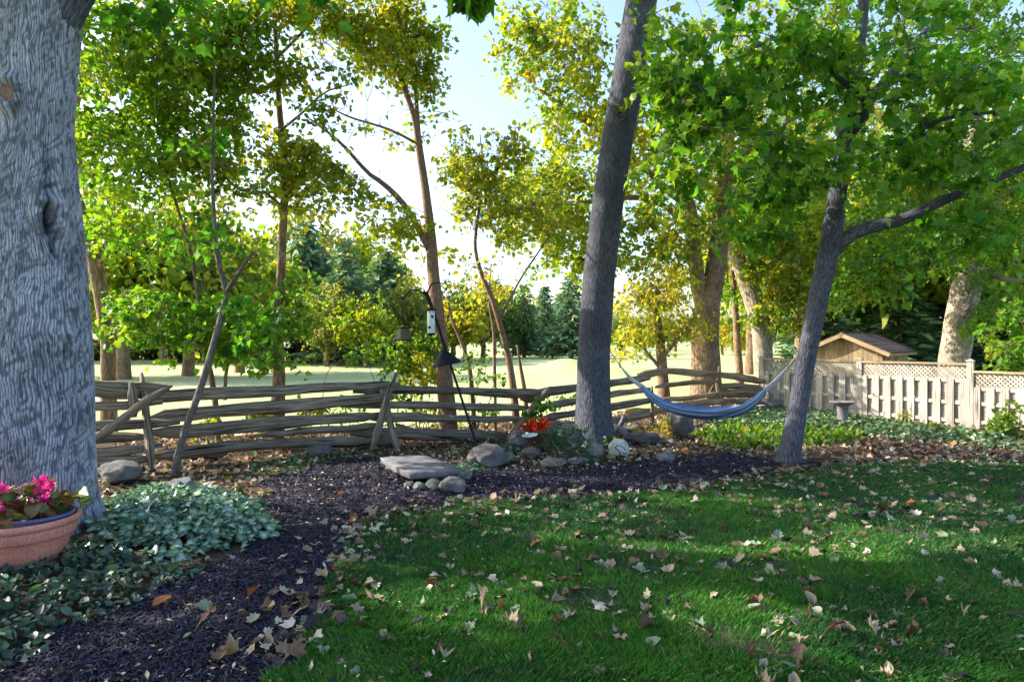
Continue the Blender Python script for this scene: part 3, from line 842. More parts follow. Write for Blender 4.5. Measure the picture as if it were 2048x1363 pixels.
# cut branch stub inside the collar
z = KN[0][0][1]; a_ = KN[0][0][0] / .55; r_ = np.interp(z, zq, rq)
nrm = np.array([math.sin(a_), math.cos(a_), -.10]); nrm /= np.linalg.norm(nrm)
cpos = np.array([Xc, d0, z]) + np.array([math.sin(a_), math.cos(a_), 0]) * (r_ + .015)
mb = MB(); lathe(mb, [(.0, .062), (.05, .058), (.085, .046), (.105, .02), (.11, -.08)], cpos, 22, nrm)
mb.build('knot', M['cut'], big, True)
# crown above the frame; unseen clusters at its left added to shade the lawn
rgb = np.random.default_rng(12)
limbs_b = []
top = np.array([Xc, d0, 5.8])
for (dx, dy, dz) in ((-3.2, 1.5, 5), (2.6, 2.2, 3.6), (1.2, -3.0, 4.6), (-1.5, -2.6, 5.2), (.4, 1.2, 7.2), (4.6, .4, 3.4)):
    e_ = top + np.array([dx, dy, dz]); mid = top + np.array([dx * .35, dy * .35, dz * .55])
    m_ = MB(); Q, _r = tube(m_, [top - np.array([0, 0, .9]), mid, e_], [.30, .17, .05], 10, None, .05, seed=3); m_.build('limb', M['bark_grey'], big, True); limbs_b.append(Q[3:])
cl, mm, rr = crown_points([(np.array([-5.0, 7.0, 10.0]), np.array([5.6, 5.2, 3.0]), 150, .75, 44), (np.array([-1.6, 7.6, 8.8]), np.array([3.4, 3.4, 1.5]), 80, .7, 46), (np.array([-9.5, 8.5, 8.0]), np.array([4.0, 3.5, 2.6]), 90, .75, 46), (np.array([-10.5, 4.6, 7.6]), np.array([4.5, 3.6, 2.4]), 110, .75, 46), (np.array([-8.6, 7.0, 5.4]), np.array([2.6, 2.8, 1.2]), 70, .6, 44), (np.array([-9.0, 4.6, 5.2]), np.array([2.6, 2.2, 1.2]), 50, .6, 44)], rgb)
mb = MB(); twigs(mb, cl, np.concatenate(limbs_b), rgb, .016); mb.build('twigs', M['bark_grey'], big, True, 'stuff')
mb = MB(); NLEAF += crown_leaves(mb, cl, mm, rr, GREEN, .17, rgb, SIMPLE)
# low sprays that hang into view
cl2, mm2, rr2 = crown_points([E(938, -6, 4.6, 40, 14, .15, 6, .10, 7), E(330, 40, 7.2, 150, 60, .5, 9, .28, 14), E(640, 10, 7.0, 60, 30, .4, 4, .2, 10), E(1470, -8, 5.0, 40, 10, .15, 4, .1, 5)], rgb)
NLEAF += crown_leaves(mb, cl2, mm2, rr2, DEEP, .15, rgb, MAPLE_MID)
mb.build('crown', M['leaf'], big, False, 'stuff')
mb = MB(); twigs(mb, cl2, np.concatenate([cl2 + np.array([0, .2, .7])]), rgb, .006); mb.build('hanging_twigs', M['bark_grey'], big, True, 'stuff')

# ------------------------------------------------------------------ central leaning trunk
ct = [(1187, 897, 12.0), (1188, 868, 12.0), (1187, 800, 12.0), (1188, 700, 11.9), (1198, 560, 11.7), (1214, 420, 11.5), (1240, 250, 11.3), (1262, 120, 11.1), (1283, 0, 11.0), (1300, -120, 10.9), (1310, -300, 10.8)]
limbs = [('trunk', PL(ct), RP(ct, [116, 84, 70, 64, 63, 63, 62, 62, 63, 60, 52]), 26)]
tp = PL(ct)[-1]
for (dx, dy, dz) in ((-2.4, 1.8, 2.6), (2.4, 1.2, 3.0), (.6, -2.0, 3.0), (-.8, -.8, 4.2)):
    limbs.append(('limb', [tp - np.array([0, 0, .6]), tp + np.array([dx, dy, dz]) * .5 + np.array([0, 0, .3]), tp + np.array([dx, dy, dz])], [.18, .11, .04], 8))
tree('maple_tree', 'tall bare grey trunk leaning right that holds the hammock\'s left end', 'tree', limbs,
     [(np.array([.9, 11.4, 12.8]), np.array([4.2, 4.2, 2.4]), 130, .75, 44), E(1243, 212, 11.0, 26, 10, .1, 3, .12, 8), E(1262, 150, 11.0, 20, 10, .1, 2, .1, 5)], 'bark_grey', GREEN, .17, seed=21, anchors_from=.8, lump=.03)

# ------------------------------------------------------------------ right leaning trunk with the near green crown
rt = [(1576, 930, 10.3), (1579, 908, 10.3), (1592, 840, 10.3), (1610, 730, 10.3), (1628, 640, 10.3), (1650, 540, 10.3), (1664, 470, 10.3), (1676, 380, 10.3), (1688, 290, 10.3), (1706, 180, 10.3), (1722, 60, 10.2), (1735, -80, 10.1)]
limbs = [('trunk', PL(rt), RP(rt, [62, 43, 38, 37, 37, 39, 39, 34, 30, 26, 22, 15]), 20)]
def limb(lst, w, s=8): return ('limb', PL(lst), RP(lst, w), s)
limbs += [limb([(1668, 500, 10.3), (1705, 468, 10.25), (1760, 450, 10.1), (1810, 438, 10.0), (1870, 408, 9.8), (1950, 376, 9.5), (2060, 330, 9.2), (2200, 270, 9)], [30, 27, 24, 22, 20, 17, 14, 8]),
          limb([(1690, 285, 10.3), (1735, 215, 10.1), (1670, 150, 9.7), (1600, 100, 9.3), (1540, 72, 9.1)], [16, 18, 12, 9, 5]),
          limb([(1700, 240, 10.3), (1745, 195, 10.3), (1800, 130, 10.4), (1850, 70, 10.5), (1905, -10, 10.6)], [20, 22, 22, 20, 16]),
          limb([(1678, 368, 10.3), (1620, 345, 10.1), (1560, 340, 9.8), (1490, 365, 9.5)], [11, 8, 6, 4]),
          limb([(1683, 350, 10.3), (1740, 320, 10.0), (1800, 290, 9.7), (1880, 240, 9.4), (1990, 225, 9.1)], [12, 12, 11, 10, 6]),
          limb([(1690, 300, 10.3), (1640, 300, 9.9), (1560, 270, 9.4), (1440, 250, 9.1)], [11, 9, 7, 4])]
rtree = tree('maple_tree', 'slender dark trunk leaning right with a heavy green maple crown and hammock rope', 'tree', limbs,
     [E(1450, 180, 9.3, 170, 140, 1.1, 44, .42, 26), E(1640, 90, 9.6, 170, 100, 1.3, 28, .42, 24), E(1860, 150, 9.6, 210, 150, 1.4, 42, .42, 24),
      E(1560, 350, 9.6, 150, 80, 1.0, 24, .40, 24), E(1900, 320, 9.6, 180, 80, 1.1, 22, .40, 24), E(1380, 320, 9.6, 80, 80, .6, 13, .38, 22), E(1790, 330, 9.4, 80, 60, .8, 8, .38, 20), E(1500, 450, 10.4, 100, 50, .8, 10, .36, 22), E(1930, 480, 10, 120, 50, .8, 16, .36, 22), E(1330, 120, 9.4, 50, 110, .6, 12, .38, 22),
      (np.array([6.4, 10.2, 8.8]), np.array([3.0, 2.6, 1.2]), 36, .7, 30)],
     'bark_grey', DEEP[:2] + GREEN[:2] + [((.28, .34, .04), 2.0)], .15, MAPLE_MID, seed=22, anchors_from=.72, lump=.04)  # last tone paints sunlit lime highlights into the leaf colours

LV = []
rgl = np.random.default_rng(222)
for q in range(8):
    m_ = MB(); leaves(m_, MAPLE, np.zeros((1, 3)), np.array([[1., 0, 0]]), np.array([[0, 1., 0]]), np.array([[0, 0, 1.]]), 1.0, pick(GREEN + DEEP, 1, rgl), .3, .25, rgl)
    me = m_.mesh('leaf'); me.materials.append(M['leaf']); LV.append(me)
cl, mm, rr = crown_points([E(1440, 190, 8.6, 160, 150, .5, 24, .34, 6), E(1620, 330, 8.7, 150, 70, .4, 10, .32, 6), E(1850, 200, 8.7, 190, 150, .5, 20, .34, 6)], rgl)
twm = MB(); K_ = 3
for q in range(len(cl)):
    for k_ in range(K_):
        e_ = cl[q] + rgl.normal(0, .2, 3) * np.array([1, 1, .6]); tube(twm, [cl[q] + np.array([0, .35, .1]), cl[q], e_], [.006, .004, .002], 4, 4, cap=False)
        for _ in range(2):
            if rgl.random() < .15: continue
            X, Y, N = frames(1, .55, .7, rgl, .5)
            o = bpy.data.objects.new('leaf', LV[int(rgl.integers(8))]); C.objects.link(o); o.parent = rtree
            sz = rgl.uniform(.10, .18); p = cl[q] + (e_ - cl[q]) * rgl.uniform(.3, 1.05) + rgl.normal(0, .02, 3) - np.array(rtree.location)
            o.matrix_basis = Matrix([[X[0][r] * sz, Y[0][r] * sz, N[0][r] * sz, p[r]] for r in range(3)] + [[0, 0, 0, 1]])
twm.build('twigs', M['bark_grey'], rtree, True, 'stuff')

# ------------------------------------------------------------------ thin trees along the fence at the left
t1 = [(217, 790, 13), (216, 700, 13), (208, 630, 13), (193, 540, 13), (165, 440, 13), (130, 330, 12.8), (100, 200, 12.5)]
tree('maple_tree', 'brown trunk standing behind the fence, close beside the massive maple', 'tree',
     [('trunk', PL(t1), RP(t1, [30, 27, 25, 28, 26, 24, 20]), 12), limb([(140, 350, 12.8), (200, 265, 12), (300, 190, 11.4), (390, 130, 11), (470, 60, 10.8)], [16, 12, 9, 6, 3]), limb([(130, 330, 12.8), (175, 130, 11.8), (260, 85, 11.3), (340, 20, 11)], [14, 14, 11, 6]), limb([(193, 540, 13), (235, 480, 12.6), (280, 450, 12.4)], [10, 6, 3])],
     [E(330, 110, 11, 190, 130, 1.4, 130, .40, 46), E(290, 300, 11.6, 150, 100, 1.0, 70, .40, 42), E(230, 440, 12.5, 70, 90, .8, 24, .4, 34)], 'bark_brown', YGREEN[:3] + GREEN[:2], .11, seed=31)
t2 = [(556, 800, 12.3), (558, 740, 12.3), (556, 650, 12.3), (561, 560, 12.3), (567, 440, 12.3), (569, 330, 12.3), (558, 210, 12.2), (552, 90, 12.1), (546, -40, 12)]
tree('maple_tree', 'straight thin dark tree behind the fence with vines round its foot', 'tree',
     [('trunk', PL(t2), RP(t2, [27, 23, 21, 18, 16, 14, 12, 10, 6]), 12), limb([(560, 262, 12.2), (600, 230, 12), (650, 185, 11.8), (700, 170, 11.7)], [7, 5, 4, 2]), limb([(568, 420, 12.3), (530, 385, 12.2), (480, 380, 12.1), (430, 330, 12)], [8, 6, 5, 2]), limb([(555, 115, 12.1), (610, 60, 12), (640, 20, 11.9)], [7, 5, 3])],
     [E(540, 90, 12, 140, 125, 1.2, 120, .40, 44), E(640, 190, 11.8, 90, 70, .8, 36, .38, 36), E(480, 300, 12, 120, 100, .9, 56, .38, 38), E(600, 340, 12.2, 80, 80, .6, 24, .35, 30)], 'bark_brown', YGREEN, .105, seed=32)
t3 = [(893, 800, 12.6), (886, 730, 12.6), (876, 640, 12.6), (868, 560, 12.6), (862, 480, 12.6), (852, 390, 12.6), (842, 320, 12.6), (830, 240, 12.5), (805, 170, 12.4), (770, 80, 12.3), (740, 0, 12.2)]
tree('maple_tree', 'reddish brown forked tree behind the fence pole with sparse yellow green leaves', 'tree',
     [('trunk', PL(t3), RP(t3, [36, 31, 27, 24, 22, 17, 15, 12, 10, 7, 4]), 14), limb([(862, 506, 12.6), (815, 420, 12.4), (772, 372, 12.2), (735, 345, 12.1), (680, 285, 11.9), (615, 235, 11.7)], [14, 12, 10, 8, 6, 3]),
      limb([(842, 322, 12.6), (836, 250, 12.7), (828, 150, 12.7), (812, 60, 12.7), (800, -40, 12.6)], [9, 9, 7, 5, 3]), limb([(838, 290, 12.6), (780, 260, 12.4), (700, 235, 12.2), (650, 210, 12)], [6, 5, 4, 2])],
     [E(785, 80, 12.3, 110, 105, 1.1, 90, .36, 38), E(845, 190, 12.5, 50, 80, .7, 28, .32, 30), E(660, 350, 12, 110, 75, .8, 54, .36, 34), E(730, 250, 12.2, 95, 70, .8, 40, .34, 32), E(800, 440, 12.4, 85, 75, .7, 28, .34, 30), E(680, 60, 12.2, 80, 80, .8, 44, .36, 36), E(880, 350, 12.6, 30, 60, .4, 7, .3, 18), E(700, 480, 12.3, 60, 40, .5, 8, .32, 22)], 'bark_young', YGREEN + YELLOW[:1], .10, seed=33)
t4 = [(1028, 790, 13.2), (1018, 720, 13.2), (1003, 660, 13.2), (985, 600, 13.2), (962, 545, 13.2), (950, 490, 13.2), (958, 420, 13.2), (965, 330, 13.2), (960, 270, 13.2)]
tree('maple_tree', 'slim crooked young tree leaning left behind the split rail fence', 'tree',
     [('trunk', PL(t4), RP(t4, [16, 13, 12, 11, 9, 7, 6, 4, 2]), 10), limb([(998, 640, 13.2), (1040, 560, 13.1), (1080, 500, 13), (1120, 440, 13)], [5, 4, 3, 2]), limb([(1003, 665, 13.2), (985, 655, 13.1), (965, 690, 13.0)], [4, 3, 2], 6)],
     [E(985, 335, 13.2, 85, 75, 1.0, 60, .38, 36), E(950, 460, 13.2, 75, 90, .9, 48, .36, 32), E(1060, 430, 13, 80, 90, .9, 42, .36, 32), E(920, 320, 13.2, 45, 55, .6, 16, .34, 26), E(900, 450, 13.2, 50, 70, .6, 16, .34, 26), E(1010, 540, 13.2, 60, 40, .6, 14, .32, 24)], 'bark_young', YGREEN + YELLOW[:1], .10, seed=34)
for q, (l, w, lab, cls) in enumerate([
    ([(945, 790, 13.0), (938, 730, 13.0), (925, 690, 13.0), (905, 640, 13.0), (893, 590, 13.0)], [9, 8, 7, 6, 3], 'thin multi stemmed sapling behind the black pole baffle', [E(905, 610, 13, 40, 50, .4, 7, .25, 16)]),
    ([(990, 790, 13.6), (989, 730, 13.6), (987, 660, 13.6), (978, 600, 13.6), (982, 540, 13.6)], [7, 7, 6, 5, 2], 'thin pale upright sapling beside the crooked young tree', [E(975, 560, 13.6, 40, 50, .4, 7, .25, 16)]),
    ([(1050, 790, 13.4), (1042, 740, 13.4), (1034, 690, 13.4)], [10, 7, 3], 'short broken grey stem at the foot of the crooked young tree', [])]):
    tree('sapling', lab, 'sapling', [('trunk', PL(l), RP(l, w), 7)], cls, 'bark_young', YELLOW, .10, seed=40 + q)
s1 = [(350, 950, 9.5), (358, 905, 9.5), (374, 850, 9.5), (398, 785, 9.5), (424, 700, 9.5), (446, 620, 9.5), (452, 580, 9.5), (436, 520, 9.5), (428, 430, 9.5), (424, 330, 9.5), (428, 190, 9.5), (430, 120, 9.5)]
tree('sapling', 'crooked bare grey sapling growing in front of the split rail fence', 'sapling',
     [('trunk', PL(s1), RP(s1, [18, 15, 14, 14, 13, 12, 11, 9, 8, 6, 4, 2]), 10), limb([(452, 585, 9.5), (478, 545, 9.4), (505, 505, 9.3)], [11, 9, 6])],
     [E(520, 640, 9.6, 70, 70, .4, 13, .24, 18), E(400, 470, 9.6, 80, 60, .4, 7, .24, 14), E(440, 300, 9.6, 60, 60, .4, 6, .24, 14)], 'bark_sapling', DEEP, .115, MAPLE_MID, seed=36, anchors_from=.5)
s2 = [(430, 800, 12), (418, 730, 12), (402, 660, 12), (398, 600, 12), (380, 500, 12), (350, 400, 11.9), (325, 320, 11.8)]
tree('sapling', 'dark twin stemmed sapling smothered in green leaves behind the fence', 'sapling',
     [('trunk', PL(s2), RP(s2, [12, 11, 10, 9, 8, 6, 3]), 8), limb([(420, 730, 12), (380, 660, 11.9), (340, 620, 11.8), (300, 560, 11.8)], [8, 6, 4, 2]), limb([(450, 800, 12), (455, 730, 12), (490, 660, 11.9), (540, 600, 11.8)], [8, 7, 6, 3])],
     [E(380, 640, 11.7, 140, 90, .8, 54, .32, 30), E(500, 680, 11.7, 70, 60, .6, 22, .30, 28), E(270, 650, 11.9, 70, 70, .6, 20, .30, 24), E(350, 480, 11.9, 110, 60, .7, 18, .32, 24), E(590, 600, 12.0, 80, 70, .6, 20, .30, 26)], 'bark_brown', GREEN, .115, seed=37, anchors_from=.2)

# ------------------------------------------------------------------ maples behind on the right
b1 = [(1412, 806, 20), (1412, 770, 20), (1411, 700, 20), (1413, 620, 20), (1428, 560, 20), (1438, 480, 20), (1445, 400, 20), (1455, 280, 20), (1460, 120, 20)]
tree('maple_tree', 'stout forked brown maple trunk behind the rail fence under a wide yellowing crown', 'tree',
     [('trunk', PL(b1), RP(b1, [74, 60, 54, 52, 40, 36, 32, 26, 16]), 20), limb([(1412, 640, 20), (1398, 580, 20), (1388, 500, 20), (1380, 420, 20), (1350, 300, 19.6), (1310, 150, 19)], [30, 32, 29, 26, 20, 10], 12),
      limb([(1380, 420, 20), (1280, 330, 19.5), (1180, 250, 19.3), (1080, 180, 19)], [14, 14, 10, 5]), limb([(1385, 450, 20), (1300, 400, 19.7), (1200, 400, 19.6), (1100, 420, 19.8)], [12, 12, 9, 4]), limb([(1450, 340, 20), (1560, 250, 20), (1680, 200, 20)], [16, 14, 8])],
     [E(1110, 90, 19, 120, 110, 2.0, 60, .60, 44), E(1180, 230, 19.3, 130, 90, 2.0, 50, .60, 42), E(1090, 390, 19.8, 110, 140, 1.8, 90, .55, 42), E(1150, 520, 19.8, 90, 60, 1.2, 22, .5, 34), E(1330, 260, 20, 140, 200, 3.5, 90, .65, 46), E(1330, 480, 19.2, 110, 90, 1.8, 50, .55, 42),
      E(1520, 200, 20.5, 170, 220, 3.5, 100, .7, 46), E(1540, 430, 20, 120, 90, 2.0, 45, .55, 40), (P(1330, -200, 20), np.array([6, 4, 2.5]), 60, .8, 46)], 'bark_brown', YGREEN, .15, seed=51, anchors_from=.6, twig_r=.016)
b2 = [(1328, 800, 18), (1326, 760, 18), (1321, 700, 18), (1316, 640, 18), (1312, 560, 18)]
tree('maple_tree', 'small golden leaved tree behind the rail fence above the hammock', 'tree', [('trunk', PL(b2), RP(b2, [26, 22, 20, 15, 6]), 10), limb([(1322, 720, 18), (1370, 660, 17.6), (1400, 620, 17.4)], [8, 5, 2]), limb([(1324, 740, 18), (1280, 690, 17.8), (1255, 670, 17.6)], [8, 5, 2])],
     [E(1310, 600, 18, 80, 80, 1.2, 50, .42, 34), E(1270, 680, 17.8, 45, 40, .8, 16, .34, 26), E(1370, 650, 17.6, 50, 40, .7, 14, .34, 24)], 'bark_brown', YELLOW, .12, seed=52, anchors_from=.3)
b3 = [(1530, 800, 21), (1528, 740, 21), (1522, 660, 21), (1508, 600, 21), (1488, 550, 21), (1465, 490, 21), (1450, 430, 21)]
tree('maple_tree', 'rugged leaning trunk with peeling bark where rail fence meets board fence', 'tree', [('trunk', PL(b3), RP(b3, [52, 40, 36, 40, 34, 28, 20]), 14), limb([(1512, 620, 21), (1560, 590, 20.6), (1600, 640, 20.2), (1610, 690, 20)], [8, 6, 4, 2]), limb([(1500, 580, 21), (1550, 520, 20.8), (1600, 480, 20.6)], [10, 8, 4])],
     [E(1570, 600, 20.2, 65, 70, 1.2, 46, .46, 40), E(1540, 500, 20.6, 80, 60, 1.2, 32, .46, 36), E(1600, 520, 20, 50, 60, 1.0, 22, .46, 36)], 'bark_pale', YGREEN, .14, seed=53)
b4 = [(1481, 790, 22), (1479, 740, 22), (1474, 680, 22), (1470, 600, 22), (1462, 520, 22)]
tree('sapling', 'slim straight brown trunk between the forked maple and the rugged one', 'sapling', [('trunk', PL(b4), RP(b4, [17, 15, 14, 12, 8]), 9)], [E(1470, 590, 22, 40, 40, .8, 8, .4, 22)], 'bark_brown', GREEN, .14, seed=54)
b5 = [(1905, 800, 22), (1908, 730, 22), (1918, 650, 22), (1932, 580, 22), (1940, 520, 22), (1944, 440, 22), (1950, 330, 22), (1950, 200, 22)]
tree('maple_tree', 'thick pale trunk rising behind the board fence near the shed', 'tree', [('trunk', PL(b5), RP(b5, [62, 54, 52, 54, 42, 34, 26, 14]), 20), limb([(1938, 560, 22), (1970, 545, 21.5), (2020, 560, 21), (2070, 560, 20.6)], [20, 16, 12, 6]), limb([(1944, 470, 22), (2000, 400, 21.5), (2060, 350, 21)], [16, 12, 8]), limb([(1944, 480, 22), (1880, 430, 21.5), (1800, 420, 21)], [12, 10, 4])],
     [E(1830, 480, 21, 160, 90, 2.2, 70, .6, 44), E(2000, 420, 21, 130, 150, 2.4, 80, .6, 44), E(1720, 560, 20.5, 90, 60, 1.5, 36, .55, 40), E(1900, 250, 22, 220, 180, 3, 90, .7, 46), E(1690, 380, 21, 110, 130, 2.0, 50, .6, 44), E(2020, 610, 20, 80, 60, 1.2, 34, .5, 40), E(1960, 60, 20, 180, 120, 2.5, 60, .65, 44), E(1720, 60, 20.5, 140, 110, 2.5, 40, .65, 44), (P(1800, -150, 21), np.array([6, 4, 2.5]), 60, .8, 46)], 'bark_pale', GREEN, .15, seed=55, anchors_from=.5, twig_r=.016)
b6 = [(2110, 860, 15), (2105, 760, 15), (2098, 640, 15), (2095, 560, 15)]
tree('maple_tree', 'dark leaved branch drooping over the lattice of the stepped down board fence', 'branch', [('trunk', PL(b6), RP(b6, [22, 18, 14, 6]), 9), limb([(2098, 680, 15), (2040, 690, 14.6), (1990, 715, 14.3)], [7, 5, 2])],
     [E(2020, 715, 14.4, 55, 35, .5, 18, .30, 28), E(2050, 650, 14.6, 60, 50, .7, 18, .32, 28)], 'bark_brown', GREEN, .12, MAPLE_MID, seed=56)

# ------------------------------------------------------------------ distant trees
def far_proto(seed, pal, n=90, size=.42, rx=3.2, rz=3.6, zc=5.4, trunk=.28, cr=.95, m=30):
    rg = np.random.default_rng(seed)
    mt = MB(); Q, _r = tube(mt, [(0, 0, -.4), (.1, .05, 1.5), (.0, .1, 3.2), (.15, 0, zc)], [trunk * 1.25, trunk, trunk * .8, trunk * .3], 8, 10, .05, seed=seed)
    cl, mm, rr = crown_points([(np.array([0, 0, zc]), np.array([rx, rx, rz]), n, cr, m), (np.array([rx * .4, 0, zc - rz * .35]), np.array([rx * .8, rx * .8, rz * .4]), n // 4, cr, m), (np.array([-rx * .5, .3, zc - rz * .15]), np.array([rx * .7, rx * .8, rz * .5]), n // 4, cr, m)], rg)
    twigs(mt, cl[:40], Q[3:], rg, .03)
    mc = MB(); crown_leaves(mc, cl, mm, rr, pal, size, rg, RHOMB, .4, .9, .7)
    a, b = mt.mesh('trunk', True), mc.mesh('crown')
    a.materials.append(M['bark_brown']); b.materials.append(M['leaf'])
    return a, b
def conifer_proto(seed, pal, h=11, r=2.6, z0=1.0, levels=24, droop=.35, size=.5):
    rg = np.random.default_rng(seed)
    mt = MB(); tube(mt, [(0, 0, -.4), (0, 0, h * .5), (0, 0, h * .98)], [.30, .17, .03], 8, 12, .03, seed=seed)
    mc = MB(); PO, DI = [], []
    for q in range(levels):
        f = q / levels; z = z0 + (h - z0) * f ** .95; L = r * (1 - f) ** .85 * rg.uniform(.8, 1.15) + .15
        nb = int(7 + 5 * (1 - f)); a0 = rg.uniform(0, 6.28)
        for b in range(nb):
            a = a0 + b * 6.283 / nb + rg.normal(0, .15); Lb = L * rg.uniform(.7, 1.15)
            st = max(3, int(Lb / .17)); s = np.linspace(.08, 1, st)
            x = np.cos(a) * s * Lb; y = np.sin(a) * s * Lb; zz_ = z - droop * s ** 1.3 * Lb + .18 * s ** 3 * Lb
            p = np.stack([x, y, zz_], -1) + rg.normal(0, .05, (st, 3))
            PO.append(p); dv = np.stack([np.cos(a) + rg.normal(0, .7, st), np.sin(a) + rg.normal(0, .7, st), -.35 + rg.normal(0, .3, st)], -1); DI.append(dv)
            if b % 2 == 0: tube(mt, [(0, 0, z), p[-1]], [.035, .01], 4, 3, cap=False)
    PO = np.concatenate(PO); Y = nz(np.concatenate(DI)); n = len(PO)
    N = nz(np.cross(Y, rg.normal(0, 1, (n, 3)))); X = np.cross(Y, N)
    leaves(mc, (NEEDLE[0] * np.array([2.6, 1]), NEEDLE[1], NEEDLE[2]), PO, X, Y, N, size * rg.uniform(.6, 1.3, n), pick(pal, n, rg, .25), .1, .2, rg)
    a, b = mt.mesh('trunk', True), mc.mesh('crown')
    a.materials.append(M['bark_brown']); b.materials.append(M['needle'])
    return a, b
def place_far(proto, name, label, px, d, sc_, sz=None, group=None, rot=0.0, cat='tree'):
    X = (px - CX) / F * d
    t = thing(name, label, cat, (X, d, 0), group)
    t.scale = (sc_, sc_, sz or sc_); t.rotation_euler = (0, 0, rot)
    for nm, me in zip(('trunk', 'crown'), proto):
        o = bpy.data.objects.new(nm, me); C.objects.link(o); o.parent = t
        if nm == 'crown': o['kind'] = 'stuff'
    return t
FD = [far_proto(61, FARPAL), far_proto(62, YGREEN[:4], rx=3.6, rz=3.2, zc=5.0), far_proto(63, YELLOW, 80, .38, 2.6, 2.6, 4.0, .2), far_proto(64, FARPAL[:1] + FARPAL[2:3] + SPRUCE[:2], 100)]
FC = [conifer_proto(71, SPRUCE, 11, 3.4, 1.0, 26, .3, .62), conifer_proto(72, SPRUCE, 12, 4.2, 2.4, 22, .10, .8), conifer_proto(73, [((.09, .19, .12), 3), ((.15, .26, .13), 3), ((.05, .11, .07), 2)], 9, 2.2, .3, 34, .3, .5)]
g1 = 'leafy trees across the golf course'; g2 = 'conifers across the golf course'
rg = np.random.default_rng(77)
for (pr, px, d, s, sz) in ((0, 215, 60, 1.3, 1.55), (1, 330, 56, 1.2, 1.35), (0, 440, 62, 1.25, 1.3), (3, 540, 58, 1.0, 1.05), (0, 600, 68, 1.3, 1.75), (1, 720, 72, 1.4, 1.75), (1, 130, 58, 1.3, 1.7), (0, 20, 60, 1.4, 1.6)):
    place_far(FD[pr], 'broadleaf_tree', 'pale green broadleaf tree across the fairway behind the smothered sapling and the spruces', px, d, s, sz, g1, rg.uniform(0, 6))
for (pr, px, d, s, sz) in ((1, 612, 56, 1.0, 1.0), (0, 690, 53, 1.0, .92), (1, 775, 60, 1.0, .85)):
    place_far(FC[pr], 'spruce_tree', 'tall blue green spruce across the fairway left of the bird feeder pole', px, d, s, sz, g2, rg.uniform(0, 6))
for (pr, px, d, s, sz) in ((0, 655, 50, .62, .68), (1, 730, 49, .6, .66), (0, 825, 54, .75, .8), (3, 905, 66, .9, .85), (0, 965, 70, .9, .92), (2, 930, 64, .9, .95), (3, 1015, 72, .8, .85), (0, 1075, 85, .8, .85)):
    place_far(FD[pr], 'broadleaf_tree', 'mottled autumn tree across the fairway behind the feeder pole and slim young trees', px, d, s, sz, g1, rg.uniform(0, 6))
for (pr, px, d, s, sz) in ((0, 1048, 74, .8, .75), (2, 1090, 80, 1.1, .95), (0, 1142, 70, .9, .85), (1, 990, 90, .9, .85), (2, 1120, 110, 1.2, 1.1)):
    place_far(FC[pr], 'spruce_tree', 'distant dark spruce on the fairway beside the grassy mound', px, d, s, sz, g2, rg.uniform(0, 6))
for (pr, px, d, s, sz) in ((3, 1240, 85, .7, .55), (3, 1290, 95, .8, .6), (0, 1350, 110, .9, .75), (0, 1445, 90, .7, .62), (2, 1472, 62, .62, .66), (3, 1530, 80, .8, .7), (0, 1600, 90, 1, .8), (1, 1180, 120, 1, .9), (0, 1240, 130, 1, .9), (1, 1400, 130, 1, .85)):
    place_far(FD[pr], 'broadleaf_tree', 'far golden tree beyond the forked maple' if pr == 2 else 'distant low tree along the far side of the fairway', px, d, s, sz, g1, rg.uniform(0, 6))
for (px, d, s, sz) in ((1640, 31, .9, .62), (1735, 34, 1.0, .70), (1800, 30, .9, .62), (1870, 33, 1, .70), (1960, 31, 1.0, .62), (2030, 29, 1.0, .65), (2110, 30, 1, .7)):
    place_far(FC[2], 'cedar_tree', 'bushy blue green cedar behind the shed and board fence', px, d, s * 1.15, sz * .9, 'cedars behind the board fence', rg.uniform(0, 6))
for (pr, px, d, s, sz, lab) in ((1, 250, 33, 1.0, 1.15, 'sunny yellow green tree on the fairway edge beside the massive maple'), (0, 375, 36, 1.0, 1.15, 'pale leafy tree on the fairway behind the twin stemmed sapling'), (1, 480, 40, .95, 1.1, 'sunlit leafy tree on the fairway left of the vine wrapped tree'), (0, 120, 35, 1.1, 1.3, 'leafy tree on the fairway hidden mostly by the massive maple')):
    place_far(FD[pr], 'broadleaf_tree', lab, px, d, s, sz, g1, rg.uniform(0, 6))
for (pr, px, d, s, sz) in ((1, 1600, 30, 1.1, 1.5), (0, 1710, 36, 1.2, 1.6), (1, 1830, 33, 1.2, 1.5), (0, 1990, 30, 1.2, 1.5), (1, 2120, 27, 1.2, 1.4), (0, 1500, 38, 1.1, 1.5)):
    place_far(FD[pr], 'broadleaf_tree', 'full crowned sunlit tree rising behind the shed and the cedars', px, d, s, sz, 'trees behind the shed', rg.uniform(0, 6))
# dark undergrowth at the foot of the far trees
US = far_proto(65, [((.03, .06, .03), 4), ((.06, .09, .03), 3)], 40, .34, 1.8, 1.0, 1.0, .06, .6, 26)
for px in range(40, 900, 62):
    place_far(US, 'undergrowth_bush', 'dark undergrowth bush at the foot of the trees across the fairway', px + rg.uniform(-15, 15), rg.uniform(58, 66), rg.uniform(.9, 1.3), rg.uniform(.8, 1.5), 'bushes across the fairway', rg.uniform(0, 6), 'bush')

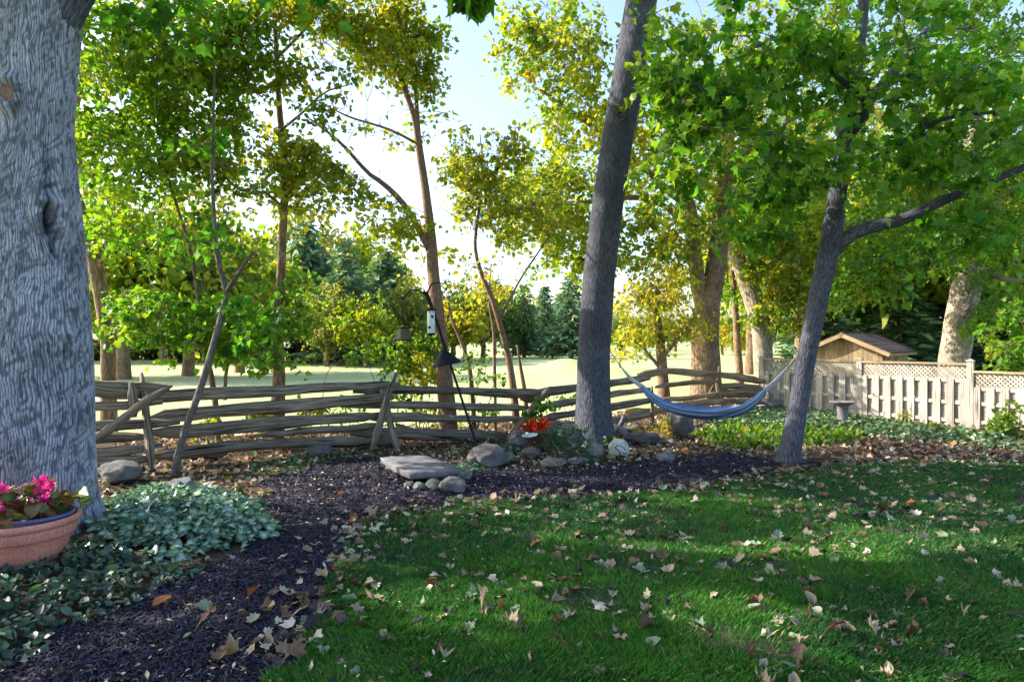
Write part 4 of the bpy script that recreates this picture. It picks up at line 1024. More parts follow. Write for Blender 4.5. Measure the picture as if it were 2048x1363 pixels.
# ------------------------------------------------------------------ split rail fence
def rail(parent, name, l, w, seed, matn='rail', flat=.62, z_end=None):
    """l: [(px,py,d)...], w: pixel thickness at each; rough cleft log"""
    rg = np.random.default_rng(seed)
    pts = PL(l); rad = np.array(RP(l, w))
    n = max(8, int(np.sum(np.linalg.norm(np.diff(pts, axis=0), axis=1)) / .14))
    Q, r = catmull(pts, rad, n)
    s = np.linspace(0, 1, n)
    Q = Q + np.stack([np.zeros(n), .02 * (vnoise(s * 5, s * 0, seed) - .5), .022 * (vnoise(s * 4, s * 0 + 3, seed + 1) - .5)], -1)
    T = nz(np.gradient(Q, axis=0)); up = np.array([0, 0, 1.]) if abs(T[:, 2]).mean() < .6 else np.array([1., 0, 0])
    B = nz(np.cross(T, up)); A = np.cross(B, T)
    sides = 12; a = np.linspace(0, 2 * np.pi, sides + 1)
    prof = np.array([1.05, .80, 1.10, .95, 1.12, .76, 1.02, 1.1, .74, 1.1, .9, 1.0]) * rg.uniform(.82, 1.18, 12); ca_ = np.abs(np.cos(a[:-1])) ; prof = prof * (1 / np.maximum(np.maximum(ca_, np.abs(np.sin(a[:-1]))), .7)) * .95; prof = np.append(prof, prof[0])
    tw = rg.uniform(-.35, .35) * s[:, None] + rg.normal(0, .25)
    rr = .98 * r[:, None] * prof[None] * (1 + .20 * (vnoise(s[:, None] * 9 + 0 * a[None], np.cos(a)[None] * 2 + s[:, None] * 0, seed + 5) - .5) * 2)
    endt = np.clip(np.minimum(s, 1 - s) * n / 1.5, .55, 1)[:, None]
    rr = rr * endt
    V = Q[:, None] + rr[..., None] * (np.cos(a + tw)[..., None] * A[:, None] + np.sin(a + tw)[..., None] * B[:, None] * flat)
    L = np.concatenate([[0], np.cumsum(np.linalg.norm(np.diff(Q, axis=0), axis=1))])
    uv = np.stack([np.broadcast_to(a[None] * r.mean(), V.shape[:2]), np.broadcast_to(L[:, None], V.shape[:2])], -1) + rg.uniform(0, 30, 2)
    i, j = np.meshgrid(np.arange(n - 1), np.arange(sides), indexing='ij'); k = i * (sides + 1) + j
    f4 = np.stack([k, k + 1, k + sides + 2, k + sides + 1], -1).reshape(-1, 4)
    V = V.reshape(-1, 3); uv = uv.reshape(-1, 2); c0 = len(V); e = (n - 1) * (sides + 1)
    V = np.vstack([V, Q[:1], Q[-1:]]); uv = np.vstack([uv, uv[:1], uv[-1:]])
    f3 = [(c0, q + 1, q) for q in range(sides)] + [(c0 + 1, e + q, e + q + 1) for q in range(sides)]
    mb = MB(); mb.add(V, f3=f3, f4=f4, uv=uv)
    return mb.build(name, M[matn], parent, False)

fence = thing('split_rail_fence', 'weathered grey split rail fence running behind the mulch bed', 'fence', G(775, 905))
dA, dB, dC = 9.75, 11.4, 12.8
RAILS = [
    # section left of the first stakes
    ([(120, 770, 9.35), (240, 778, 9.5), (338, 777, 9.62)], [30, 32, 24]), ([(120, 812, 9.3), (230, 812, 9.45), (325, 804, 9.6)], [18, 17, 15]),
    ([(120, 855, 9.3), (240, 850, 9.45), (360, 843, 9.65)], [24, 25, 15]), ([(110, 880, 9.35), (200, 874, 9.5), (300, 876, 9.6)], [26, 24, 18]),
    ([(120, 912, 9.3), (230, 904, 9.45), (325, 890, 9.6)], [22, 20, 14]), ([(110, 934, 9.3), (220, 926, 9.4), (300, 915, 9.5)], [24, 26, 20]),
    # section to the crossed stakes
    ([(286, 794, 9.82), (400, 790, 10.2), (560, 783, 10.7), (700, 772, 11.2), (800, 769, 11.5)], [24, 27, 20, 16, 14]),
    ([(296, 838, 9.8), (360, 826, 10.1), (560, 812, 10.7), (700, 800, 11.1), (788, 794, 11.4)], [16, 22, 21, 18, 15]),
    ([(292, 866, 9.85), (400, 862, 10.2), (560, 847, 10.7), (680, 838, 11.1), (762, 830, 11.3)], [22, 30, 26, 21, 18]),
    ([(500, 872, 10.6), (600, 863, 10.9), (700, 856, 11.2), (765, 850, 11.4)], [10, 15, 16, 14]),
    ([(296, 914, 9.8), (420, 898, 10.2), (560, 886, 10.7), (680, 882, 11.1), (745, 882, 11.35)], [24, 24, 17, 18, 15]),
    # section to the third corner
    ([(706, 780, 11.6), (830, 779, 12.0), (960, 782, 12.4), (1100, 787, 12.95)], [20, 14, 15, 20]),
    ([(680, 812, 11.55), (800, 810, 11.9), (930, 813, 12.35), (1060, 816, 12.8)], [12, 15, 14, 14]),
    ([(722, 832, 11.6), (800, 835, 11.9), (930, 837, 12.35), (1046, 838, 12.75)], [22, 20, 13, 13]),
    ([(700, 868, 11.5), (800, 868, 11.85), (900, 870, 12.25), (1022, 872, 12.7)], [18, 26, 24, 20]),
    ([(790, 848, 12.1), (830, 862, 12.2), (900, 868, 12.4)], [10, 12, 8]),
    # section that swings away past the central trunk
    ([(1040, 795, 13.0), (1090, 799, 13.05)], [18, 14]),
    ([(1075, 784, 12.9), (1150, 776, 13.6), (1230, 766, 14.3), (1300, 757, 15.2)], [18, 16, 14, 12]),
    ([(1070, 815, 12.9), (1150, 803, 13.6), (1230, 789, 14.3), (1300, 778, 15.2)], [14, 14, 13, 11]),
    ([(1080, 838, 12.9), (1160, 826, 13.6), (1240, 812, 14.3), (1310, 800, 15.2)], [14, 14, 15, 12]),
    ([(1070, 860, 12.9), (1160, 850, 13.6), (1250, 838, 14.3), (1310, 826, 15.2)], [16, 15, 14, 12]),
]
for q, (l, w) in enumerate(RAILS): rail(fence, 'rail', l, w, 100 + q)
for q, (l, w) in enumerate([
    ([(304, 955, 9.5), (300, 880, 9.5), (290, 800, 9.52), (282, 745, 9.55)], [19, 17, 16, 12]),
    ([(262, 765, 9.45), (266, 800, 9.42), (268, 835, 9.42)], [20, 20, 18]),
    ([(150, 905, 9.15), (230, 850, 9.2), (300, 795, 9.25), (344, 772, 9.3)], [15, 15, 14, 8]),
    ([(742, 905, 11.15), (760, 845, 11.2), (776, 790, 11.2), (793, 745, 11.2)], [15, 14, 14, 10]),
    ([(797, 908, 11.2), (786, 870, 11.25), (776, 825, 11.3), (766, 790, 11.6), (762, 757, 11.75)], [19, 17, 15, 12, 11]),
    ([(1012, 880, 12.45), (1050, 835, 12.6), (1080, 795, 12.75), (1098, 775, 12.85)], [13, 14, 14, 9])]):
    rail(fence, 'stake', l, w, 200 + q)

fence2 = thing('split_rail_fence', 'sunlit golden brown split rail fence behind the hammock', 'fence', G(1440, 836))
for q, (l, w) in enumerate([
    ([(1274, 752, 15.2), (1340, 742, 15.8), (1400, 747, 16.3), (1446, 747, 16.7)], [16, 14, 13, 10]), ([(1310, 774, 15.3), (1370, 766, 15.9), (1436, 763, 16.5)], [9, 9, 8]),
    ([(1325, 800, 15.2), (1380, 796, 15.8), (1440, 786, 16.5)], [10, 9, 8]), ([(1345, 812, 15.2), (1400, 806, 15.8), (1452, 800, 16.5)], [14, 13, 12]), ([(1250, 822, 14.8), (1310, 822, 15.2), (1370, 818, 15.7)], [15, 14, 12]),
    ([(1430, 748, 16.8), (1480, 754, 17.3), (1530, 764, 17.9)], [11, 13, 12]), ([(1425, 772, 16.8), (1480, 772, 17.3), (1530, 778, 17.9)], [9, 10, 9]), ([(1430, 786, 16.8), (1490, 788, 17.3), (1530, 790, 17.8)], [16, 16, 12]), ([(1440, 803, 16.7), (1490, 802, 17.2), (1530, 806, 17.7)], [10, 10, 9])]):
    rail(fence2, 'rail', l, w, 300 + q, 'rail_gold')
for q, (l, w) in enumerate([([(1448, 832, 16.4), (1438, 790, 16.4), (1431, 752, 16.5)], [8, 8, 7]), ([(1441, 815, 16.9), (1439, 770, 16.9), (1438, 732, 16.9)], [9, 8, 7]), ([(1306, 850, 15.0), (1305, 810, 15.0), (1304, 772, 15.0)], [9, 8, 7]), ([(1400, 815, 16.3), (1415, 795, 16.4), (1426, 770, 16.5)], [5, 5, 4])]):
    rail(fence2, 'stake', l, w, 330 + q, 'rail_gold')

# ------------------------------------------------------------------ board fence with lattice top
bf = thing('board_fence', 'pale shadowbox board fence with lattice top in dappled sun', 'fence', (8.5, 16.3, 0))
POSTS = [(6.75, 18.0), (8.5, 16.3), (9.9, 14.4), (11.2, 12.45)]
UP = np.array([0, 0, 1.])
board_mesh = {}
def part_box(name, c, u, n, hu, hn, hz, matn, parent, grain=2, seed=0):
    mb = MB(); box(mb, c, u, n, UP, hu, hn, hz, grain=grain, rg=np.random.default_rng(seed)); return mb.build(name, M[matn], parent)
bs = 0
for q in range(3):
    a = np.array([*POSTS[q], 0.]); b = np.array([*POSTS[q + 1], 0.]); u = (b - a); L = np.linalg.norm(u); u /= L; nrm = np.array([u[1], -u[0], 0.])
    if nrm[0] > 0: nrm = -nrm                       # faces the yard
    drop = (.02, 0, -.16)[q] if q != 2 else -.16
    top = 1.40 + drop
    for t_, hh, nm in ((top, .022, 'cap_rail'),):
        part_box(nm, a + u * L / 2 + UP * t_, u, nrm, L / 2 - .05, .055, hh, 'shedwood', bf, 0, q)
    for zr in (top - .36, .56, .16):
        part_box('cross_rail', a + u * L / 2 + UP * zr, u, nrm, L / 2 - .052, .019, .04, 'board', bf, 0, 10 + q)
    pitch = .262; nb = int((L - .1) / pitch)
    for s_ in range(nb + 1):
        x0 = .12 + s_ * (L - .24) / nb
        zt = top - .33; rgx = np.random.default_rng(900 + bs); bs += 1
        part_box('board', a + u * (x0 + rgx.normal(0, .004)) + nrm * .032 + UP * (zt / 2 + .02), u, nrm, .073, .0095, zt / 2 - .02, 'board', bf, 2, bs)
        if s_ < nb:
            part_box('board', a + u * (x0 + pitch / 2) - nrm * .032 + UP * (zt / 2 + .02), u, nrm, .073, .0095, zt / 2 - .02, 'board', bf, 2, bs + 500)
    # lattice between two thin rails
    zl0, zl1 = top - .315, top - .035; hl = zl1 - zl0
    nsl = int((L + hl) / .092)
    for lay, sgn in ((0, 1), (1, -1)):
        for s_ in range(nsl):
            x0 = -hl + s_ * .092 + .05
            # clip slat (45 degrees) to the frame
            s0, s1 = max(0, .06 - x0), min(hl, L - .06 - x0)
            if s1 - s0 < .05: continue
            if sgn > 0: p0, p1 = a + u * (x0 + s0) + UP * (zl0 + s0), a + u * (x0 + s1) + UP * (zl0 + s1)
            else: p0, p1 = a + u * (x0 + s0) + UP * (zl1 - s0), a + u * (x0 + s1) + UP * (zl1 - s1)
            dv = p1 - p0; ll = np.linalg.norm(dv); dv /= ll
            mb = MB(); box(mb, (p0 + p1) / 2 + nrm * (.006 if lay else -.006), dv, nrm, np.cross(dv, nrm), ll / 2, .0045, .018, grain=0, rg=np.random.default_rng(s_))
            mb.build('lattice_slat', M['board'], bf)
for q, (x, y) in enumerate(POSTS[:3]):
    hp = 1.43 if q < 2 else 1.45
    po = part_box('post', (x, y, hp / 2), np.array([.7, -.7, 0]), np.array([-.7, -.7, 0]), .062, .062, hp / 2, 'board', bf, 2, 50 + q)
    mb = MB(); box(mb, (x, y, hp + .02), (.7, -.7, 0), (-.7, -.7, 0), UP, .078, .078, .014); lathe(mb, [(.078, .034), (.05, .055), (0, .065)], (x, y, hp), 4)
    mb.build('post_cap', M['board'], po)

# ------------------------------------------------------------------ shed
rv = np.array([.66, .75, 0]); gv = np.array([.75, -.66, 0])        # ridge direction, across the gable
rv /= np.linalg.norm(rv); gv /= np.linalg.norm(gv)
apex = np.array([11.86, 24.0, 2.16]); hw, drop, RL = 1.52, .68, 4.5
sb = apex * np.array([1, 1, 0])
shed = thing('shed', 'small wooden shed with dark shingled gable roof behind the board fence', 'shed', sb)
for s_ in np.arange(-1.22, 1.3, .16):
    zt = 2.16 - abs(s_) / hw * drop - .09
    part_box('wall_board', sb + gv * s_ + rv * .30 + UP * zt / 2, gv, rv, .077, .012, zt / 2, 'shedwood', shed, 2, int(s_ * 100) + 400)
ew = 1.28
for t_ in np.arange(.42, RL - .2, .165):
    part_box('wall_board', sb + gv * ew + rv * t_ + UP * .70, rv, gv, .079, .012, .70, 'shedwood', shed, 2, int(t_ * 100) + 800)
for nm, t_, hh, zc_ in (('door', .85, .33, .66), ('window', 2.0, .40, 1.05)):
    dp = part_box(nm, sb + gv * (ew + .025) + rv * t_ + UP * zc_, rv, gv, hh, .012, .66 if nm == 'door' else .24, 'cut', shed, 2, 7)
    for e_ in (-1, 1): part_box('frame', sb + gv * (ew + .035) + rv * (t_ + e_ * hh) + UP * zc_, rv, gv, .035, .018, .68 if nm == 'door' else .27, 'board', dp, 2, 8)
for sg in (-1, 1):
    slope = gv * sg * hw - UP * drop; sl_ = np.linalg.norm(slope); sv = slope / sl_; nn = np.cross(rv, sv) * (1 if sg > 0 else -1)
    if nn[2] < 0: nn = -nn
    mb = MB(); box(mb, apex + slope / 2 + rv * RL / 2 + nn * .02, sv, rv, nn, sl_ / 2 + .06, RL / 2 + .02, .018, grain=1)
    rf = mb.build('roof', M['shingle'], shed)
    for c_ in range(11):           # shingle courses
        mb = MB(); box(mb, apex + sv * (sl_ * (c_ + .5) / 11) + rv * RL / 2 + nn * (.046), sv, rv, nz(nn - sv * .06), sl_ / 22 + .012, RL / 2 + .03, .006, grain=1, jit=.004, rg=np.random.default_rng(c_)); mb.build('shingle_course', M['shingle'], rf)
    mb = MB(); box(mb, apex + slope / 2 - rv * .035 - nn * .05, sv, rv, nn, sl_ / 2 + .05, .014, .065, grain=0); mb.build('barge_board', M['shedwood'], shed)
mb = MB(); box(mb, apex + gv * (hw + .03) - UP * (drop + .055) + rv * RL / 2, rv, gv, UP, RL / 2, .014, .05, grain=0); mb.build('fascia', M['shedwood'], shed)

# ------------------------------------------------------------------ hammock
hm = thing('hammock', 'blue striped fabric hammock slung between the two leaning trunks', 'hammock', G(1430, 880))
hpx = [(1284, 774), (1300, 792), (1330, 812), (1380, 826), (1430, 829), (1480, 821), (1512, 802), (1532, 780)]
def hd(px): return np.interp(px, [1222, 1600], [11.75, 10.35])
hl_ = np.array([P(a, b, hd(a)) for a, b in hpx]); Q, _r = catmull(hl_, np.ones(len(hl_)), 46)
s = np.linspace(0, 1, 46); wid = .05 + .115 * np.sin(np.pi * s) ** .7
T = nz(np.gradient(Q, axis=0)); side = nz(np.cross(T, UP)); upv = np.cross(side, T)
nc = 25; cc = np.linspace(-1, 1, nc)
fold = .022 * np.sin(cc[None] * 17 + 1.5 * np.sin(s[:, None] * 5)) + .012 * np.sin(cc[None] * 33 + s[:, None] * 7)
V = Q[:, None] + side[:, None] * (wid[:, None] * cc[None] * (1.05 + .1 * np.sin(cc[None] * 9)))[..., None] + upv[:, None] * (wid[:, None] * (.95 * cc[None] ** 2 - .35) + fold * (.4 + .6 * np.sin(np.pi * s[:, None])))[..., None]
stripe = [(.07, .13, .36), (.16, .28, .56), (.46, .55, .66), (.10, .19, .48), (.22, .38, .62), (.05, .09, .26), (.50, .58, .68), (.12, .24, .54)]
col = np.array([stripe[int((c + 1) * 12.5) % 8] for c in cc]); K = np.broadcast_to(col[None], V.shape)
i, j = np.meshgrid(np.arange(45), np.arange(nc - 1), indexing='ij'); k = i * nc + j
mb = MB(); mb.add(V.reshape(-1, 3), f4=np.stack([k, k + 1, k + nc + 1, k + nc], -1).reshape(-1, 4), col=K.reshape(-1, 3)); fab = mb.build('fabric', M['cloth'], hm, True)
md = fab.modifiers.new('thickness', 'SOLIDIFY'); md.thickness = .006
for end, ring, tie in ((0, P(1240, 731, hd(1240)), P(1219, 700, 11.9)), (-1, P(1576, 733, hd(1576)), P(1606, 692, 10.32))):
    mb = MB(); rgx = np.random.default_rng(5)
    for c_ in range(0, nc, 2):
        p = V[end, c_]; m_ = (p + ring) / 2 + rgx.normal(0, .012, 3) - UP * .03
        tube(mb, [p, m_, ring], [.011, .011, .009], 5, 5, cap=False, col=(.46, .49, .56), seed=c_)
    mb.build('end_cords', M['cloth'], hm, True)
    mb = MB(); a_ = np.linspace(0, 2 * np.pi, 13); dv = nz(tie - ring)
    tube(mb, [ring + .03 * (np.cos(t_) * dv + np.sin(t_) * UP) for t_ in a_], [.006] * 13, 5, 24, cap=False); mb.build('ring', M['iron'], hm, True)
    mb = MB(); tube(mb, [ring, (ring + tie) / 2 - UP * .01, tie], [.011, .010, .011], 6, 8, col=(.42, .43, .46)); mb.build('rope', M['cloth'], hm, True)

# ------------------------------------------------------------------ shepherd pole, baffle, feeders
dp = 10.2
pole = thing('feeder_pole', 'leaning black iron shepherd hook pole with cone shaped baffle', 'pole', G(968, 932))
b0, b1_ = P(970, 940, dp), P(853, 583, dp); pd_ = nz(b1_ - b0)
mb = MB(); tube(mb, [b0 - pd_ * .15, (b0 + b1_) / 2, b1_], [.021, .019, .017], 8, 12); mb.build('shaft', M['iron'], pole, True)
off = np.array([.02, -.012, .004])
mb = MB(); tube(mb, [P(891, 700, dp) + off, P(872, 640, dp) + off, P(856, 592, dp) + off], [.008, .008, .008], 6, 10); mb.build('brace_rod', M['iron'], pole, True)
mb = MB(); tube(mb, [P(857, 602, dp), P(850, 586, dp), P(846, 574, dp)], [.012, .02, .002], 6, 8); mb.build('finial', M['iron'], pole, True)
mb = MB(); tube(mb, PL([(862, 618, dp), (853, 594, dp), (842, 583, dp), (828, 580, dp), (815, 586, dp), (808, 597, dp), (804, 598, dp), (802, 592, dp), (803, 589, dp)]), [.014, .014, .013, .013, .012, .012, .010, .009, .008], 6, 30); mb.build('hook', M['iron'], pole, True)
mb = MB(); tube(mb, PL([(862, 618, dp), (855, 592, dp), (859, 576, dp - .1), (866, 567, dp - .15), (878, 566, dp - .2), (887, 568, dp - .25), (890, 562, dp - .27), (887, 558, dp - .27)]), [.014, .014, .013, .013, .012, .011, .009, .007], 6, 30); mb.build('hook', M['iron'], pole, True)
mb = MB(); tube(mb, PL([(957, 921, dp - .03), (966, 919, dp - .03), (975, 916, dp - .03)]), [.007] * 3, 5, 4); mb.build('foot_peg', M['iron'], pole, True)
ap = P(887, 698, dp); ax_d = nz(b1_ - b0)
mb = MB(); lathe(mb, [(.018, 0), (.03, -.012), (.235, -.235), (.240, -.25), (.228, -.242), (.02, -.02)], ap, 36, nz(np.array([-.20, 0, 1.0]))); mb.build('baffle', M['iron'], pole, False)
# lantern feeder
lf = P(807, 655, dp); lan = thing('bird_feeder', 'dark mesh bird feeder shaped like a small lantern hanging from the left hook', 'bird feeder', lf - UP * .22)
mb = MB(); lathe(mb, [(0, .012), (.115, .0), (.12, -.010), (0, -.008)], lf, 4, None); lid = mb.build('roof', M['iron'], lan)
mb = MB(); lathe(mb, [(.085, -.012), (.10, -.06), (.135, -.185)], lf, 4); mb.build('mesh_cage', M['mesh'], lan)
mb = MB(); lathe(mb, [(0, -.205), (.155, -.205), (.16, -.185), (0, -.188)], lf, 4); mb.build('tray', M['iron'], lan)
mb = MB(); tube(mb, [lf, lf + UP * .10, P(805, 632, dp)], [.004] * 3, 5, 5); tube(mb, PL([(805, 634, dp), (806, 610, dp), (806, 598, dp)]), [.006] * 3, 5, 5); mb.build('hanger', M['iron'], lan, True)
# tube feeder
tf = P(862, 668, dp - .18); tb_ = thing('bird_feeder', 'pale tube bird feeder with dark ports hanging beside the pole', 'bird feeder', tf)
mb = MB(); lathe(mb, [(.001, .0), (.055, .0), (.058, .02), (.058, .34), (.05, .36)], tf, 20); mb.build('tube', M['glass'], tb_, True)
mb = MB(); lathe(mb, [(0, .40), (.05, .385), (.085, .362), (.085, .35), (.0, .352)], tf, 20); mb.build('lid', M['iron'], tb_, True)
mb = MB(); lathe(mb, [(0, -.02), (.062, -.02), (.064, .012), (.058, .014)], tf, 20); mb.build('base', M['iron'], tb_, True)
for zz_, aa in ((.10, -.3), (.26, .45), (.18, 3.0)):
    c_ = tf + np.array([.056 * math.sin(aa), -.056 * math.cos(aa), zz_]); nv = np.array([math.sin(aa), -math.cos(aa), 0.])
    mb = MB(); lathe(mb, [(0, .012), (.018, .012), (.022, .0)], c_, 10, nv); tube(mb, [c_ - UP * .02, c_ - UP * .02 + nv * .07], [.004, .004], 5, 3); mb.build('port', M['iron'], tb_, True)
mb = MB(); tube(mb, [tf + UP * .39, tf + UP * .55, P(868, 567, dp - .16)], [.003] * 3, 5, 6); mb.build('wire', M['iron'], tb_, True)

# ------------------------------------------------------------------ rocks
def rock(px, py, w, h, matn, label, seed, depth=.8, name='rock', sub=4, d=None, zoff=0.0, ang=0.35, sharp=.16, group=None):
    rg = np.random.default_rng(seed)
    c = G(px, py) if d is None else P(px, py, d)
    d_ = c[1]; W, Hh = w / F * d_ / 2, h / F * d_
    bm_v = ICO[sub][0].copy(); f = ICO[sub][1]
    v = bm_v
    dd = np.zeros(len(v))
    for q in range(7):                # facets
        n = nz(rg.normal(0, 1, 3)); lim = rg.uniform(.62, .92)
        ex = np.maximum(0, v @ n - lim); v = v - ex[:, None] * n * .85
    ns_ = np.array([mnoise.fractal(Vector(p * 1.9 + seed * 3.3), .8, 2.1, 6) for p in v])
    v = v * (1 + sharp * ns_)[:, None]
    a = rg.uniform(-ang, ang); ca, sa = math.cos(a), math.sin(a)
    v = v @ np.array([[ca, 0, -sa], [0, 1, 0], [sa, 0, ca]])
    v = v / np.abs(v).max(0)
    zc = Hh * .42
    V = np.stack([c[0] + v[:, 0] * W, c[1] + W * depth * .6 + v[:, 1] * W * depth, zoff + gz(c[0], c[1]) + zc + v[:, 2] * Hh * .58], -1)
    mb = MB(); mb.add(V, f3=f)
    o = mb.build(name, M[matn], None, False); return tag(o, label, 'rock', group)
import bmesh
ICO = {}
for sub in (2, 3, 4):
    bm = bmesh.new(); bmesh.ops.create_icosphere(bm, subdivisions=sub, radius=1)
    bm.verts.ensure_lookup_table()
    ICO[sub] = (np.array([v.co[:] for v in bm.verts]), np.array([[v.index for v in f.verts] for f in bm.faces])); bm.free()
rock(228, 975, 96, 44, 'granite', 'rough grey granite block between the massive maple and the fence stake', 1, .8, sub=4)
rock(357, 1002, 66, 40, 'slab', 'smooth rounded pale stone peeking above the silver leaved plants', 2, .8)
rock(636, 916, 58, 26, 'granite', 'grey wedge shaped stone under the bottom rail left of the crossed stakes', 3, .7)
rock(700, 905, 84, 24, 'darkrock', 'long dark stone tucked beneath the rails beside the crossed stakes', 4, .5)
rock(405, 925, 92, 20, 'darkrock', 'flat dark stone under the lowest rail behind the crooked sapling', 5, .5)
rock(772, 900, 50, 24, 'darkrock', 'dark stone between the feet of the crossed fence stakes', 6, .6)
rock(978, 940, 78, 46, 'granite', 'grey boulder behind the foot of the black feeder pole', 7, .8, sub=4)
rock(948, 938, 34, 30, 'granite', 'small grey stone at the left of the feeder pole foot', 8)
rock(1040, 905, 50, 42, 'granite', 'tall grey rock behind the small blue dish', 9, .7)
rock(1062, 925, 46, 26, 'darkrock', 'brown grey rock in front of the brown flower pot', 10)
rock(1108, 942, 58, 22, 'granite', 'low pitted stone on the edge of the mulch below the brown pot', 11)
rock(1145, 897, 84, 46, 'mossrock', 'mossy boulder leaning on the central trunk behind the blue green ferns', 12, .8, sub=4)
rock(1102, 862, 60, 26, 'mossrock', 'mossy blue grey stone behind the brown flower pot', 13)
rock(1190, 922, 44, 32, 'mossrock', 'round lichen speckled stone at the foot of the central trunk', 14)
ws = rock(1240, 920, 42, 38, 'palerock', 'white rounded stone with a carved dark curl beside the central trunk', 15, .9, sharp=.05)
rock(1358, 882, 68, 60, 'darkrock', 'large dark boulder beside the yellow shrub', 16, .7, sub=4)
rock(1290, 892, 84, 22, 'darkrock', 'long low dark stone in front of the yellow shrub', 17, .6)
rock(1562, 826, 62, 30, 'granite', 'broad flat boulder under the right end of the hammock', 18, .8)
rock(1334, 928, 38, 18, 'slab', 'small bluish stone lying on the mulch right of the white stone', 19)
rock(1262, 880, 60, 26, 'darkrock', 'brown stone behind the bird statue', 27, .6)
rock(818, 982, 24, 16, 'mossrock', 'small oval pebble stone below the front of the stone bench', 20)
rock(838, 986, 26, 18, 'mossrock', 'second oval pebble stone below the front of the stone bench', 21)
rock(866, 986, 36, 24, 'mossrock', 'mossy stone half covered by ground cover below the bench', 22)
rock(905, 992, 62, 32, 'granite', 'pitted grey stone on the mulch right below the stone bench', 23)
rock(925, 965, 40, 22, 'mossrock', 'mossy stone beside the right end of the bench slab', 24)
rock(1012, 930, 40, 20, 'mossrock', 'little stone among ground cover right of the feeder pole', 25)
rock(1160, 935, 50, 16, 'granite', 'low stone in the leaves before the central trunk', 26)
# carved curl on the white stone
cc_ = G(1240, 920); yy = cc_[1]
mb = MB(); 
for l in ([(1228, 893), (1236, 900), (1240, 909), (1248, 911)], [(1232, 890), (1243, 892), (1250, 899)], [(1242, 903), (1248, 906), (1254, 904)]):
    pts = np.array([P(a, b, yy) for a, b in l]); Wk = 21 / F * yy
    pts[:, 1] = yy + Wk * .54 - Wk * .9 * np.sqrt(np.clip(1 - ((pts[:, 0] - cc_[0]) / Wk) ** 2 - ((pts[:, 2] - .14) / .19) ** 2, .05, 1)) - .004; tube(mb, pts, [.008] * len(l), 5, 8)
ob = mb.build('carving', M['iron'], ws, True)
ob.matrix_parent_inverse = Matrix.Identity(4)

# ------------------------------------------------------------------ stone bench
bench = thing('stone_bench', 'rough grey stone slab bench resting on two stone blocks in the mulch', 'bench', G(835, 962))
ol = np.array([G(px, py, .19)[:2] for px, py in ((762, 914), (800, 911), (852, 911), (884, 921), (920, 937), (880, 943), (822, 946), (800, 938), (775, 925))])
n = len(ol); cen = ol.mean(0); rgx = np.random.default_rng(9)
rings = [(1.0, .19), (1.015, .175), (1.0, .12), (.96, .10)]
dense = []
for q in range(n):
    for t_ in np.linspace(0, 1, 5)[:-1]: dense.append(ol[q] * (1 - t_) + ol[(q + 1) % n] * t_ + rgx.normal(0, .008, 2))
dense = np.array(dense); m = len(dense); VV = [[cen[0], cen[1], .192]]; 
inn = np.concatenate([cen + (dense - cen) * .55, np.full((m, 1), .192) + rgx.normal(0, .003, (m, 1))], 1)
VV = np.vstack([VV, inn] + [np.concatenate([cen + (dense - cen) * s_ + rgx.normal(0, .004, (m, 2)), np.full((m, 1), z_) + rgx.normal(0, .003, (m, 1))], 1) for s_, z_ in rings] + [[[cen[0], cen[1], .10]]])
f3 = [(0, 1 + q, 1 + (q + 1) % m) for q in range(m)]; f4 = []
for r_ in range(len(rings)):
    o0 = 1 + r_ * m
    f4 += [(o0 + q, o0 + m + q, o0 + m + (q + 1) % m, o0 + (q + 1) % m) for q in range(m)]
o0 = 1 + len(rings) * m; f3 += [(o0 + (q + 1) % m, o0 + q, len(VV) - 1) for q in range(m)]
mb = MB(); mb.add(VV, f3=f3, f4=f4); mb.build('slab', M['slab'], bench, False)
for (px, py, w, h, sd_) in ((846, 966, 76, 16, 31), (790, 947, 44, 13, 32)):
    o = rock(px, py, w, h, 'slab', 'x', sd_, .55, 'support_stone', 3, sharp=.06)
    del o['label']; del o['category']; o.parent = bench; o.matrix_parent_inverse = Matrix.Translation(-bench.location)

# ------------------------------------------------------------------ terracotta planter with begonias
pc = np.array([-4.06, 5.5, .0])
pot = thing('planter', 'big terracotta planter with rolled rim in front of the massive maple', 'planter', pc)
mb = MB(); lathe(mb, [(0, .0), (.26, .0), (.28, .02), (.345, .22), (.365, .30)], pc, 56); mb.build('body', M['terracotta'], pot, True)
mb = MB(); lathe(mb, [(.365, .30), (.392, .305), (.398, .32), (.405, .395), (.40, .40)], pc, 56); bd = mb.build('band', M['terracotta'], pot, True)
mb = MB(); lathe(mb, [(.398, .398), (.428, .402), (.438, .42), (.436, .445), (.425, .458), (.405, .455), (.385, .43), (.36, .30), (.34, .26)], pc, 56); mb.build('rim', M['terracotta'], pot, True)
for q in range(44):
    a = q * 2 * np.pi / 44; c_ = pc + np.array([.4025 * math.cos(a), .4025 * math.sin(a), .352]); nv = np.array([math.cos(a), math.sin(a), 0])
    mb = MB(); box(mb, c_, np.array([-nv[1], nv[0], 0]), nv, UP, .007, .004, .013); mb.build('rib', M['terracotta'], bd)
mb = MB(); lathe(mb, [(.36, .30), (.2, .31), (0, .315)], pc, 30); mb.build('soil', M['soil'], pot, True)
bpc = pc + np.array([.10, .06, .30])
bp = thing('inner_pot', 'blue plastic pot sitting inside the terracotta planter', 'pot', bpc)
mb = MB(); lathe(mb, [(0, .0), (.20, .0), (.245, .14)], bpc, 40); mb.build('body', M['bluepot'], bp, True)
mb = MB(); lathe(mb, [(.243, .14), (.268, .142), (.272, .165), (.262, .175), (.245, .165), (.235, .10)], bpc, 40); mb.build('rim', M['bluepot'], bp, True)
mb = MB(); lathe(mb, [(.236, .12), (.1, .13), (0, .135)], bpc, 24); mb.build('soil', M['soil'], bp, True)
